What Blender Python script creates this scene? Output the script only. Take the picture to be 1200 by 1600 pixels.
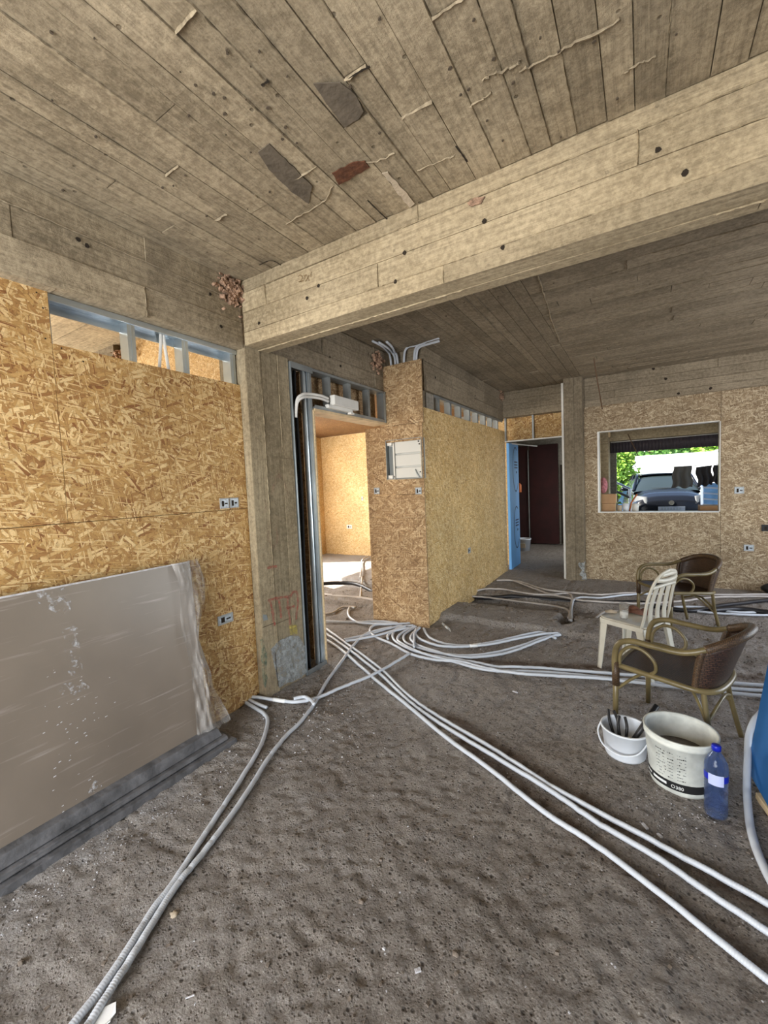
import bpy, bmesh, math, random
import numpy as np
from mathutils import Vector, Matrix
PI = math.pi
for o in list(bpy.data.objects): bpy.data.objects.remove(o)
S = bpy.context.scene; COL = S.collection

# ------------------------------------------------------------------ camera
F_PX = 655.0; EYE = 1.58
XA = np.array([[0.8506856, 0.0040127, 0.5256595], [0.5239229, 0.0751001, -0.8484485], [-0.0428816, 0.9971679, 0.0617842]])
cd = bpy.data.cameras.new('camera'); cam = bpy.data.objects.new('camera', cd); COL.objects.link(cam)
cd.sensor_fit = 'VERTICAL'; cd.sensor_height = 32.0; cd.lens = F_PX / 1600 * 32.0
cd.clip_start = 0.02; cd.clip_end = 300
cam.matrix_world = Matrix.Translation((0, 0, EYE)) @ Matrix(XA.tolist()).to_4x4()
S.camera = cam
# ------------------------------------------------------------------ light
S.view_settings.view_transform = 'Standard'; S.view_settings.look = 'None'
S.view_settings.exposure = 0.1; S.view_settings.gamma = 1.0; S.view_settings.use_curve_mapping = False
W = bpy.data.worlds.new('sky'); S.world = W; W.use_nodes = True
wn = W.node_tree.nodes; wl = W.node_tree.links
sky = wn.new('ShaderNodeTexSky'); sky.sky_type = 'NISHITA'; sky.sun_disc = False
sky.sun_elevation = math.radians(48); sky.sun_rotation = math.radians(-100); sky.air_density = 1.2; sky.dust_density = 1.5
wl.new(sky.outputs[0], wn['Background'].inputs[0]); wn['Background'].inputs[1].default_value = 0.55
def lamp(name, kind, loc, direction, energy, color, size=None, size_y=None):
    d = bpy.data.lights.new(name, kind); d.energy = energy; d.color = color
    o = bpy.data.objects.new(name, d); COL.objects.link(o); o.location = loc
    o.rotation_euler = Vector(direction).to_track_quat('-Z', 'Y').to_euler()
    if kind == 'AREA': d.shape = 'RECTANGLE'; d.size = size; d.size_y = size_y
    if kind == 'SUN': d.angle = math.radians(0.6)
    return o
SUN_DIR = (0.66, 0.34, -0.67)
lamp('sun', 'SUN', (0, 0, 20), SUN_DIR, 20.0, (1.0, 0.93, 0.80))
lamp('daylight_shopfront', 'AREA', (-1.1, -2.45, 1.3), (0.0, 1, 0.12), 262, (0.98, 0.985, 0.98), 2.6, 2.3)
lamp('added_corridor_fill', 'AREA', (-0.95, 9.4, 1.3), (-1, 0, -0.3), 14, (1.0, 0.98, 0.92), 1.4, 1.6)  # area lamp added at the side opening to brighten the dark corridor
lamp('daylight_side', 'AREA', (3.3, 5.2, 1.35), (-1, 0.0, 0.03), 82, (0.97, 0.97, 1.0), 2.2, 1.9)
lamp('daylight_left_rooms', 'AREA', (-6.5, 0.4, 1.5), (1, 0.1, 0.25), 210, (1.0, 0.93, 0.82), 2.6, 1.6)
lamp('daylight_left_rooms_far', 'AREA', (-6.5, 5.3, 1.5), (1, 0.25, 0.0), 190, (1.0, 0.94, 0.84), 2.2, 1.4)

# ------------------------------------------------------------------ pixel to place
def ray(x, y): return XA @ np.array([x - 600, 800 - y, -F_PX])
def on(x, y, ax, v):
    d = ray(x, y); o = np.array([0, 0, EYE]); t = (v - o[ax]) / d[ax]
    return Vector((o + d * t).tolist())
# ------------------------------------------------------------------ noise
def vnoise(x, y, seed=0):
    x = np.asarray(x, float); y = np.asarray(y, float)
    xi = np.floor(x).astype(np.int64); yi = np.floor(y).astype(np.int64); xf = x - xi; yf = y - yi
    def h(a, b):
        n = (a * 374761393 + b * 668265263 + seed * 974711) & 0x7fffffff
        n = ((n ^ (n >> 13)) * 1274126177) & 0x7fffffff
        return ((n ^ (n >> 16)) & 0xffff) / 65535.0
    u = xf * xf * (3 - 2 * xf); v = yf * yf * (3 - 2 * yf)
    return (h(xi, yi) * (1 - u) + h(xi + 1, yi) * u) * (1 - v) + (h(xi, yi + 1) * (1 - u) + h(xi + 1, yi + 1) * u) * v
def floor_h(x, y):
    x = np.asarray(x, float); y = np.asarray(y, float)
    z = (vnoise(x * 2.2, y * 2.2, 1) - .5) * .018 + (vnoise(x * 7, y * 7, 2) - .5) * .009 + (vnoise(x * 22, y * 24, 3) - .5) * .010 - np.clip(vnoise(x * 34 + 3, y * 37, 4) - .62, 0, 1) * .030 - np.clip(.06 - np.abs(vnoise(x * 2.6 + 5, y * 2.6, 9) - .5), 0, .06) * .13
    e = (vnoise(x * 3, y * .5, 7) - .5) * .10
    tr = np.clip((y - (5.06 + e)) / .05, 0, 1) * np.clip(((5.72 + e * .8) - y) / .05, 0, 1)
    z = z - tr * .10
    sl = np.clip((y - (4.42 + e * .4)) / .03, 0, 1) * np.clip(((5.03 + e) - y) / .03, 0, 1) * np.clip((x + 4.6) / .05, 0, 1)
    notch = np.clip(1 - np.hypot((x + .72) / .10, (y - 4.86) / .22), 0, 1)
    z = z + sl * .055 - np.clip(notch * 4, 0, 1) * .11
    return z
def fh(x, y): return float(floor_h(x, y))
def P(x, y, z=0.0):
    p = on(x, y, 2, z)
    for _ in range(3): p = on(x, y, 2, z + fh(p.x, p.y))
    return p

# ------------------------------------------------------------------ materials
MATS = {}
def new_mat(name):
    m = bpy.data.materials.new(name); m.use_nodes = True; MATS[name] = m
    return m, m.node_tree.nodes, m.node_tree.links, m.node_tree.nodes['Principled BSDF']
def simple(name, col, rough=.6, metal=0, bump=0, bscale=60, var=0.0, vscale=8, trans=0, ior=1.45, sheen=0):
    m, n, l, b = new_mat(name)
    b.inputs['Base Color'].default_value = (*col, 1); b.inputs['Roughness'].default_value = rough
    b.inputs['Metallic'].default_value = metal; b.inputs['Transmission Weight'].default_value = trans; b.inputs['IOR'].default_value = ior
    tc = n.new('ShaderNodeTexCoord')
    if var:
        t = n.new('ShaderNodeTexNoise'); t.inputs['Scale'].default_value = vscale; t.inputs['Detail'].default_value = 5
        l.new(tc.outputs['Object'], t.inputs['Vector'])
        r = n.new('ShaderNodeValToRGB'); r.color_ramp.elements[0].position = .3; r.color_ramp.elements[1].position = .7
        r.color_ramp.elements[0].color = (*[c * (1 - var) for c in col], 1); r.color_ramp.elements[1].color = (*[min(1, c * (1 + var)) for c in col], 1)
        l.new(t.outputs[0], r.inputs[0]); l.new(r.outputs[0], b.inputs['Base Color'])
    if bump:
        t2 = n.new('ShaderNodeTexNoise'); t2.inputs['Scale'].default_value = bscale; t2.inputs['Detail'].default_value = 4
        l.new(tc.outputs['Object'], t2.inputs['Vector'])
        bp = n.new('ShaderNodeBump'); bp.inputs['Strength'].default_value = bump; bp.inputs['Distance'].default_value = .01
        l.new(t2.outputs[0], bp.inputs['Height']); l.new(bp.outputs[0], b.inputs['Normal'])
    return m
def osb(name, dark, mid, light, seed=0, spread=1.0, L=.085, Wd=.012, base_ang=0.0, hole=0.0):
    rnd = random.Random(seed)
    m, n, l, b = new_mat(name); b.inputs['Roughness'].default_value = .62; b.inputs['Specular IOR Level'].default_value = .3
    uv = n.new('ShaderNodeTexCoord')
    wz = n.new('ShaderNodeTexNoise'); wz.inputs['Scale'].default_value = 22; wz.inputs['Detail'].default_value = 2
    l.new(uv.outputs['UV'], wz.inputs['Vector'])
    ws = n.new('ShaderNodeVectorMath'); ws.operation = 'SCALE'; ws.inputs[3].default_value = .010; l.new(wz.outputs['Color'], ws.inputs[0])
    wa = n.new('ShaderNodeVectorMath'); wa.operation = 'ADD'; l.new(uv.outputs['UV'], wa.inputs[0]); l.new(ws.outputs[0], wa.inputs[1])
    prev = None; prevh = None
    angs = [8, -10, 65, -38, 24, -72, 44, -22, 86, 12]
    for i, a in enumerate(angs):
        a = math.radians(base_ang + a * spread + rnd.uniform(-6, 6)); k = [1, 1, 1.1, 1.2, .7, .8, .9, 1.1, .8, .9][i]; kw = [1, 1, .9, 1.2, .55, .6, .9, 1.0, .30, .32][i]; pr_ = [0, .3, .4, .5, .5, .55, .6, .62, .72, .70][i]
        mp = n.new('ShaderNodeMapping'); mp.inputs['Location'].default_value = (rnd.uniform(0, 50), rnd.uniform(0, 50), 0)
        rt = n.new('ShaderNodeVectorRotate'); rt.rotation_type = 'Z_AXIS'; rt.inputs['Angle'].default_value = a
        l.new(wa.outputs[0], rt.inputs['Vector']); l.new(rt.outputs[0], mp.inputs['Vector'])
        mp.inputs['Scale'].default_value = (1 / (L * k), 1 / (Wd * kw), 1)
        v = n.new('ShaderNodeTexVoronoi'); v.voronoi_dimensions = '2D'; v.inputs['Scale'].default_value = 1; v.distance = 'CHEBYCHEV'
        l.new(mp.outputs[0], v.inputs['Vector'])
        sp = n.new('ShaderNodeSeparateColor'); l.new(v.outputs['Color'], sp.inputs[0])
        r = n.new('ShaderNodeValToRGB'); e = r.color_ramp.elements
        e[0].position = 0; e[0].color = (*dark, 1); e[1].position = 1; e[1].color = (*light, 1)
        q = r.color_ramp.elements.new(.12); q.color = (*[d * .55 + mm * .45 for d, mm in zip(dark, mid)], 1)
        q = r.color_ramp.elements.new(.5); q.color = (*mid, 1)
        l.new(sp.outputs[0], r.inputs[0])
        if prev is None: prev = r.outputs[0]; prevh = sp.outputs[2]
        else:
            t = n.new('ShaderNodeMath'); t.operation = 'LESS_THAN'; t.inputs[1].default_value = .42; l.new(v.outputs['Distance'], t.inputs[0])
            g = n.new('ShaderNodeMath'); g.operation = 'GREATER_THAN'; g.inputs[1].default_value = pr_; l.new(sp.outputs[1], g.inputs[0])
            mu = n.new('ShaderNodeMath'); mu.operation = 'MULTIPLY'; l.new(t.outputs[0], mu.inputs[0]); l.new(g.outputs[0], mu.inputs[1])
            ed = n.new('ShaderNodeMapRange'); ed.inputs[1].default_value = .30; ed.inputs[2].default_value = .43; ed.inputs[3].default_value = 1.0; ed.inputs[4].default_value = .70; l.new(v.outputs['Distance'], ed.inputs[0])
            es = n.new('ShaderNodeVectorMath'); es.operation = 'SCALE'; l.new(r.outputs[0], es.inputs[0]); l.new(ed.outputs[0], es.inputs[3])
            mx = n.new('ShaderNodeMixRGB'); l.new(mu.outputs[0], mx.inputs[0]); l.new(prev, mx.inputs[1]); l.new(es.outputs[0], mx.inputs[2])
            mh = n.new('ShaderNodeMixRGB'); l.new(mu.outputs[0], mh.inputs[0]); l.new(prevh, mh.inputs[1]); l.new(sp.outputs[2], mh.inputs[2])
            prev = mx.outputs[0]; prevh = mh.outputs[0]
    big = n.new('ShaderNodeTexNoise'); big.inputs['Scale'].default_value = 1.6; big.inputs['Detail'].default_value = 3; l.new(uv.outputs['UV'], big.inputs['Vector'])
    rr = n.new('ShaderNodeMapRange'); rr.inputs[1].default_value = .3; rr.inputs[2].default_value = .7; rr.inputs[3].default_value = .86; rr.inputs[4].default_value = 1.1
    l.new(big.outputs[0], rr.inputs[0])
    fi = n.new('ShaderNodeTexNoise'); fi.inputs['Scale'].default_value = 140; l.new(uv.outputs['UV'], fi.inputs['Vector'])
    fr = n.new('ShaderNodeMapRange'); fr.inputs[1].default_value = .3; fr.inputs[2].default_value = .7; fr.inputs[3].default_value = .88; fr.inputs[4].default_value = 1.1
    l.new(fi.outputs[0], fr.inputs[0])
    m1 = n.new('ShaderNodeMath'); m1.operation = 'MULTIPLY'; l.new(rr.outputs[0], m1.inputs[0]); l.new(fr.outputs[0], m1.inputs[1])
    mm = n.new('ShaderNodeVectorMath'); mm.operation = 'SCALE'; l.new(prev, mm.inputs[0]); l.new(m1.outputs[0], mm.inputs[3])
    l.new(mm.outputs[0], b.inputs['Base Color'])
    bp = n.new('ShaderNodeBump'); bp.inputs['Strength'].default_value = .5; bp.inputs['Distance'].default_value = .003
    l.new(prevh, bp.inputs['Height']); l.new(bp.outputs[0], b.inputs['Normal'])
    return m
def concrete(name, lo, hi, stain=(.10, .085, .065), streak=1.0, bump=.6, pits=.5, blotch=.35):
    m, n, l, b = new_mat(name); b.inputs['Roughness'].default_value = .9; b.inputs['Specular IOR Level'].default_value = .2
    uv = n.new('ShaderNodeTexCoord')
    def noise(vec, sc, det, scale3=None, rough=.6):
        t = n.new('ShaderNodeTexNoise'); t.inputs['Scale'].default_value = sc; t.inputs['Detail'].default_value = det; t.inputs['Roughness'].default_value = rough
        if scale3:
            mp = n.new('ShaderNodeMapping'); mp.inputs['Scale'].default_value = scale3; l.new(vec, mp.inputs['Vector']); vec = mp.outputs[0]
        l.new(vec, t.inputs['Vector']); return t.outputs[0]
    def rng(s, a, c, lo_, hi_):
        r = n.new('ShaderNodeMapRange'); r.inputs[1].default_value = a; r.inputs[2].default_value = c; r.inputs[3].default_value = lo_; r.inputs[4].default_value = hi_
        l.new(s, r.inputs[0]); return r.outputs[0]
    def mix(f, a, c):
        x = n.new('ShaderNodeMixRGB')
        for i, s in enumerate((f, a, c)):
            if isinstance(s, tuple): x.inputs[i].default_value = (*s, 1)
            elif isinstance(s, float): x.inputs[i].default_value = s
            else: l.new(s, x.inputs[i])
        return x.outputs[0]
    grain = noise(uv.outputs['UV'], 1, 5, (2.4, 60 * streak, 1), .65); cloud = noise(uv.outputs['Object'], 1.7, 6); fine = noise(uv.outputs['Object'], 30, 8, None, .78)
    at = n.new('ShaderNodeAttribute'); at.attribute_name = 'tone'
    c = mix(rng(cloud, .32, .68, 0, 1), lo, hi)
    c = mix(rng(grain, .42, .66, 0, .55), c, tuple(x * .55 for x in lo))
    c = mix(rng(fine, .47, .64, .0, .5), c, tuple(min(1, x * 1.25) for x in hi)); c = mix(rng(fine, .50, .36, .0, .45), c, tuple(x * .6 for x in lo))
    dk = noise(uv.outputs['Object'], .9, 8, None, .75)
    c = mix(rng(dk, .56, .72, 0, blotch), c, stain)
    tn = n.new('ShaderNodeVectorMath'); tn.operation = 'SCALE'; l.new(c, tn.inputs[0]); l.new(rng(at.outputs['Fac'], 0, 1, .84, 1.12), tn.inputs[3]); c = tn.outputs[0]
    vo = n.new('ShaderNodeTexVoronoi'); vo.inputs['Scale'].default_value = 17; l.new(uv.outputs['Object'], vo.inputs['Vector'])
    sp = n.new('ShaderNodeSeparateColor'); l.new(vo.outputs['Color'], sp.inputs[0])
    pr_ = n.new('ShaderNodeMath'); pr_.operation = 'MULTIPLY'; l.new(rng(vo.outputs['Distance'], .10, .17, 1, 0), pr_.inputs[0]); l.new(rng(sp.outputs[0], .86, .87, 0, pits), pr_.inputs[1])
    c = mix(pr_.outputs[0], c, tuple(x * .5 for x in stain))
    l.new(c, b.inputs['Base Color'])
    h1 = n.new('ShaderNodeMath'); h1.operation = 'MULTIPLY_ADD'; l.new(grain, h1.inputs[0]); h1.inputs[1].default_value = .8; l.new(fine, h1.inputs[2])
    h2 = n.new('ShaderNodeMath'); h2.operation = 'SUBTRACT'; l.new(h1.outputs[0], h2.inputs[0]); l.new(pr_.outputs[0], h2.inputs[1])
    bp = n.new('ShaderNodeBump'); bp.inputs['Strength'].default_value = bump; bp.inputs['Distance'].default_value = .006
    l.new(h2.outputs[0], bp.inputs['Height']); l.new(bp.outputs[0], b.inputs['Normal'])
    return m
def floor_mat():
    m, n, l, b = new_mat('floor_concrete'); b.inputs['Roughness'].default_value = .8; b.inputs['Specular IOR Level'].default_value = .35
    tc = n.new('ShaderNodeTexCoord'); V = tc.outputs['Object']
    def noise(sc, det, ro=.6):
        t = n.new('ShaderNodeTexNoise'); t.inputs['Scale'].default_value = sc; t.inputs['Detail'].default_value = det; t.inputs['Roughness'].default_value = ro
        l.new(V, t.inputs['Vector']); return t.outputs[0]
    def rng(s, a, c, lo_, hi_):
        r = n.new('ShaderNodeMapRange'); r.inputs[1].default_value = a; r.inputs[2].default_value = c; r.inputs[3].default_value = lo_; r.inputs[4].default_value = hi_
        l.new(s, r.inputs[0]); return r.outputs[0]
    def mix(f, a, c):
        x = n.new('ShaderNodeMixRGB')
        for i, s in enumerate((f, a, c)):
            if isinstance(s, tuple): x.inputs[i].default_value = (*s, 1)
            else: l.new(s, x.inputs[i])
        return x.outputs[0]
    cloud = noise(1.3, 6); mid = noise(9, 8, .7); fine = noise(85, 6, .75); grit = noise(240, 3)
    c = mix(rng(cloud, .3, .7, 0, 1), (.225, .188, .158), (.36, .325, .29))
    c = mix(rng(mid, .40, .62, 0, .85), c, (.145, .115, .092))
    c = mix(rng(fine, .40, .66, 0, .7), c, (.52, .48, .44))
    c = mix(rng(grit, .58, .72, 0, .6), c, (.52, .50, .47))
    vo = n.new('ShaderNodeTexVoronoi'); vo.inputs['Scale'].default_value = 42; l.new(V, vo.inputs['Vector'])
    sp = n.new('ShaderNodeSeparateColor'); l.new(vo.outputs['Color'], sp.inputs[0])
    p = n.new('ShaderNodeMath'); p.operation = 'MULTIPLY'; l.new(rng(vo.outputs['Distance'], .12, .36, 1, 0), p.inputs[0]); l.new(rng(sp.outputs[0], .66, .72, 0, .8), p.inputs[1])
    c = mix(p.outputs[0], c, (.06, .046, .036))
    v2 = n.new('ShaderNodeTexVoronoi'); v2.inputs['Scale'].default_value = 60; l.new(V, v2.inputs['Vector'])
    s2 = n.new('ShaderNodeSeparateColor'); l.new(v2.outputs['Color'], s2.inputs[0])
    q = n.new('ShaderNodeMath'); q.operation = 'MULTIPLY'; l.new(rng(v2.outputs['Distance'], .12, .22, 1, 0), q.inputs[0]); l.new(rng(s2.outputs[1], .93, .94, 0, 1), q.inputs[1])
    c = mix(q.outputs[0], c, (.62, .60, .57))
    v3 = n.new('ShaderNodeTexVoronoi'); v3.inputs['Scale'].default_value = 95; l.new(V, v3.inputs['Vector']); s3 = n.new('ShaderNodeSeparateColor'); l.new(v3.outputs['Color'], s3.inputs[0])
    p3 = n.new('ShaderNodeMath'); p3.operation = 'MULTIPLY'; l.new(rng(v3.outputs['Distance'], .15, .45, 1, 0), p3.inputs[0]); l.new(rng(s3.outputs[0], .55, .62, 0, .55), p3.inputs[1])
    c = mix(p3.outputs[0], c, (.075, .058, .046))
    ad = n.new('ShaderNodeAttribute'); ad.attribute_name = 'dust_and_sunlift'
    sc = n.new('ShaderNodeSeparateColor'); l.new(ad.outputs['Color'], sc.inputs[0])
    d = n.new('ShaderNodeMath'); d.operation = 'MULTIPLY'; l.new(sc.outputs[0], d.inputs[0]); l.new(rng(mid, .35, .65, .25, 1), d.inputs[1])
    c = mix(d.outputs[0], c, (.42, .405, .40))
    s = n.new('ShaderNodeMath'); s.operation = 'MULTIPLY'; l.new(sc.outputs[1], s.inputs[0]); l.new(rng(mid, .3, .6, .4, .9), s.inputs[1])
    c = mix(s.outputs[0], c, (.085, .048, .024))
    l.new(c, b.inputs['Base Color'])
    h = n.new('ShaderNodeMath'); h.operation = 'MULTIPLY_ADD'; l.new(mid, h.inputs[0]); h.inputs[1].default_value = 2.2; l.new(fine, h.inputs[2])
    h1_ = n.new('ShaderNodeMath'); h1_.operation = 'SUBTRACT'; l.new(h.outputs[0], h1_.inputs[0]); l.new(p3.outputs[0], h1_.inputs[1])
    h2 = n.new('ShaderNodeMath'); h2.operation = 'SUBTRACT'; l.new(h1_.outputs[0], h2.inputs[0]); l.new(p.outputs[0], h2.inputs[1])
    bp = n.new('ShaderNodeBump'); bp.inputs['Strength'].default_value = 1.0; bp.inputs['Distance'].default_value = .016
    l.new(h2.outputs[0], bp.inputs['Height']); l.new(bp.outputs[0], b.inputs['Normal'])
    return m
M = MATS
osb('osb_left', (.24, .10, .035), (.49, .295, .105), (.76, .56, .29), 1, 1.0, .115, .022)
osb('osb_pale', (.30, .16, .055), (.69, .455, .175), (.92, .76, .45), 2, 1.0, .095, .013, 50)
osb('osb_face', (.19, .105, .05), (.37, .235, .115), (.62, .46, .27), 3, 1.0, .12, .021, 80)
osb('osb_grey', (.17, .11, .06), (.32, .235, .14), (.58, .48, .33), 4, .9, .11, .021, 0)
osb('osb_warm', (.46, .26, .10), (.72, .49, .22), (.88, .70, .42), 5, 1.0, .07, .016, 0)
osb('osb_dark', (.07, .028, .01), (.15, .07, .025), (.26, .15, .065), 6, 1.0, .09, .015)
simple('osb_edge', (.62, .46, .27), .8, var=.25, vscale=60, bump=.3)
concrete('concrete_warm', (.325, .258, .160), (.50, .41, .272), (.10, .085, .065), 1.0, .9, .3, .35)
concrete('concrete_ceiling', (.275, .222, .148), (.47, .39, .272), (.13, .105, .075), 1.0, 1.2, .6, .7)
concrete('concrete_shaded', (.195, .158, .108), (.31, .258, .185), (.08, .065, .045), 1.3, .6, .5, .5)  # darker copy of the ceiling concrete; far bay's shade put into the colour
concrete('concrete_column', (.24, .19, .12), (.38, .315, .21), (.20, .13, .09), .8, .8, .5, .5)
concrete('concrete_plain', (.26, .24, .20), (.36, .33, .28))
floor_mat()
simple('patch_grey', (.12, .098, .073), .85, bump=.6, bscale=30, var=.25, vscale=14)
simple('rust_brown', (.10, .038, .018), .9, bump=.5, bscale=60, var=.4, vscale=30)
simple('plaster', (.50, .42, .32), .9, bump=.4, bscale=70, var=.15)
simple('brick_rubble', (.36, .23, .155), .95, bump=1, bscale=90, var=.6, vscale=28)
simple('dark_hole', (.025, .018, .012), 1); simple('hole_brown', (.085, .065, .045), 1)
simple('steel', (.50, .56, .60), .30, .85, bump=.05, bscale=20, var=.15, vscale=5)
simple('steel_dull', (.30, .32, .32), .5, .7, var=.2, vscale=6)
simple('pale_wood', (.66, .50, .30), .75, var=.15, vscale=12)
simple('conduit', (.57, .61, .67), .42, var=.08, vscale=3)
simple('conduit_dusty', (.50, .46, .43), .6, var=.18, vscale=5)
simple('tape', (.82, .84, .85), .4)
simple('black_pipe', (.018, .018, .022), .45)
simple('black_plastic', (.02, .02, .022), .4)
simple('white_plastic', (.74, .73, .69), .4, var=.06, vscale=10)
simple('bucket_white', (.70, .74, .80), .38, var=.05, vscale=8)
simple('bucket_worn', (.60, .62, .58), .55, var=.18, vscale=14, bump=.15, bscale=40)
simple('mortar', (.17, .14, .115), .95, bump=.8, bscale=40, var=.3, vscale=16)
simple('label_black', (.008, .008, .009), .8)
simple('label_grey', (.22, .24, .24), .7)
simple('label_white', (.75, .77, .77), .6)
simple('chair_cream', (.54, .51, .43), .42, var=.07, vscale=9)
simple('bamboo_paint', (.145, .112, .05), .35, var=.3, vscale=9)
simple('panel_white', (.66, .66, .62), .4)
simple('box_grey', (.45, .50, .55), .45, .3, var=.35, vscale=60)
simple('rim_grey', (.36, .38, .39), .5)
simple('blue_foam', (.17, .46, .90), .65, var=.06, vscale=3)
simple('blue_foam_print', (.012, .06, .20), .7)
simple('blue_foam_dark', (.02, .13, .36), .6, var=.08, vscale=3)
simple('cardboard', (.42, .25, .13), .85, var=.1, vscale=10)
simple('cardboard_side', (.60, .40, .20), .85)
simple('door_red', (.028, .004, .004), .8, var=.3, vscale=4)
simple('red_paint', (.42, .10, .075), .8)
simple('red_faint', (.36, .20, .14), .85)
simple('brown_ink', (.20, .12, .05), .9)
simple('yellow_paint', (.55, .45, .12), .85, var=.2, vscale=40)
simple('green_stain', (.20, .27, .19), .9, var=.3, vscale=20)
simple('cement_patch', (.40, .42, .42), .9, var=.25, vscale=14, bump=.5)
simple('dark_wire', (.05, .05, .05), .5)
simple('rust_wire', (.12, .07, .04), .8)
simple('board_face', (.205, .170, .138), .30, var=.12, vscale=2.2, bump=.04, bscale=6)
simple('board_edge', (.105, .105, .112), .55, bump=.5, bscale=30, var=.4, vscale=14)
simple('white_dust', (.55, .55, .58), .9, bump=.4, bscale=80, var=.2, vscale=40)
simple('rag_red', (.16, .075, .052), .95, bump=.6, bscale=30, var=.3, vscale=20)
simple('car_paint', (.006, .007, .010), .18); simple('tyre', (.015, .015, .015), .8)
simple('car_glass', (.02, .028, .03), .04); simple('headlight', (.07, .075, .08), .6); simple('chrome', (.7, .7, .7), .15, 1)
simple('plate', (.28, .29, .31), .4)
simple('white_wall_paint', (.85, .85, .83), .8)
simple('leaf', (.24, .42, .05), .6, var=.45, vscale=3); simple('leaf_deep', (.10, .24, .04), .6, var=.4, vscale=3)
simple('bark', (.12, .08, .05), .9, bump=.6)
simple('asphalt', (.22, .22, .215), .9, var=.12, vscale=2)
simple('shutter', (.055, .045, .055), .6)
simple('cloth_dark', (.035, .032, .035), .9, bump=.3, bscale=30); simple('cloth_grey', (.12, .115, .11), .9, bump=.4, bscale=20)
simple('tarp_blue', (.22, .42, .72), .7, var=.2, vscale=6); simple('tarp_white', (.8, .85, .9), .7)
simple('cloth_pink', (.42, .16, .18), .9, var=.5, vscale=30); simple('orange', (.5, .14, .04), .6)
simple('bottle_cap', (.01, .02, .42), .35); simple('bottle_label', (.50, .56, .85), .5)
simple('garnish_green', (.10, .25, .06), .7)
for k_ in ('car_paint', 'car_glass'): MATS[k_].node_tree.nodes['Principled BSDF'].inputs['Specular IOR Level'].default_value = .22
def worn(k_, lo, hi, sc, r0=.40, r1=.62):
    m = MATS[k_]; n = m.node_tree.nodes; l = m.node_tree.links; b = n['Principled BSDF']; tc = n.new('ShaderNodeTexCoord')
    t = n.new('ShaderNodeTexNoise'); t.inputs['Scale'].default_value = sc; t.inputs['Detail'].default_value = 6; t.inputs['Roughness'].default_value = .75; l.new(tc.outputs['Object'], t.inputs['Vector'])
    r = n.new('ShaderNodeMapRange'); r.inputs[1].default_value = r0; r.inputs[2].default_value = r1; r.inputs[3].default_value = lo; r.inputs[4].default_value = hi; l.new(t.outputs[0], r.inputs[0]); l.new(r.outputs[0], b.inputs['Alpha'])
worn('red_paint', .15, .75, 45); worn('red_faint', 0, .45, 40); worn('yellow_paint', .1, .7, 60); worn('green_stain', 0, .6, 25); worn('cement_patch', .15, .85, 22); worn('brown_ink', .4, 1, 80); simple('smear_white', (.62, .62, .64), .9); worn('smear_white', 0, .75, 30, .52, .68)
# scratched board front
m = M['board_face']; n = m.node_tree.nodes; l = m.node_tree.links; b = n['Principled BSDF']
src = b.inputs['Base Color'].links[0].from_socket
tc = n.new('ShaderNodeTexCoord'); mp = n.new('ShaderNodeMapping'); mp.inputs['Scale'].default_value = (26, 3, 55); mp.inputs['Rotation'].default_value = (.12, 0, 0)
l.new(tc.outputs['Object'], mp.inputs['Vector']); t = n.new('ShaderNodeTexNoise'); t.inputs['Scale'].default_value = 1; t.inputs['Detail'].default_value = 5; l.new(mp.outputs[0], t.inputs['Vector'])
r = n.new('ShaderNodeMapRange'); r.inputs[1].default_value = .60; r.inputs[2].default_value = .78; r.inputs[3].default_value = 0; r.inputs[4].default_value = .55; l.new(t.outputs[0], r.inputs[0])
x = n.new('ShaderNodeMixRGB'); l.new(r.outputs[0], x.inputs[0]); l.new(src, x.inputs[1]); x.inputs[2].default_value = (.42, .38, .36, 1); l.new(x.outputs[0], b.inputs['Base Color'])
# woven rattan
def weave(name, a, bcol, sc):
    m, n, l, b = new_mat(name); b.inputs['Roughness'].default_value = .5
    tc = n.new('ShaderNodeTexCoord'); br = n.new('ShaderNodeTexBrick'); br.inputs['Scale'].default_value = sc
    br.inputs['Color1'].default_value = (*a, 1); br.inputs['Color2'].default_value = (*bcol, 1); br.inputs['Mortar'].default_value = (.012, .008, .005, 1)
    br.inputs['Mortar Size'].default_value = .06; br.inputs['Brick Width'].default_value = .9; br.inputs['Row Height'].default_value = .45
    l.new(tc.outputs['UV'], br.inputs['Vector']); l.new(br.outputs['Color'], b.inputs['Base Color'])
    bp = n.new('ShaderNodeBump'); bp.invert = True; bp.inputs['Distance'].default_value = .004; l.new(br.outputs['Fac'], bp.inputs['Height']); l.new(bp.outputs[0], b.inputs['Normal'])
weave('rattan', (.075, .036, .02), (.04, .019, .011), 42)
weave('rattan_wrap', (.13, .075, .036), (.07, .038, .018), 60)
def clear(name, col, rough, alpha, trans=1.0):
    m, n, l, b = new_mat(name)
    b.inputs['Base Color'].default_value = (*col, 1); b.inputs['Roughness'].default_value = rough; b.inputs['Transmission Weight'].default_value = trans; b.inputs['IOR'].default_value = 1.35; b.inputs['Alpha'].default_value = alpha
clear('bottle_blue', (.16, .27, .62), .08, .62, .85); clear('glass_clear', (.95, .97, .97), .05, .35, .9)
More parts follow.
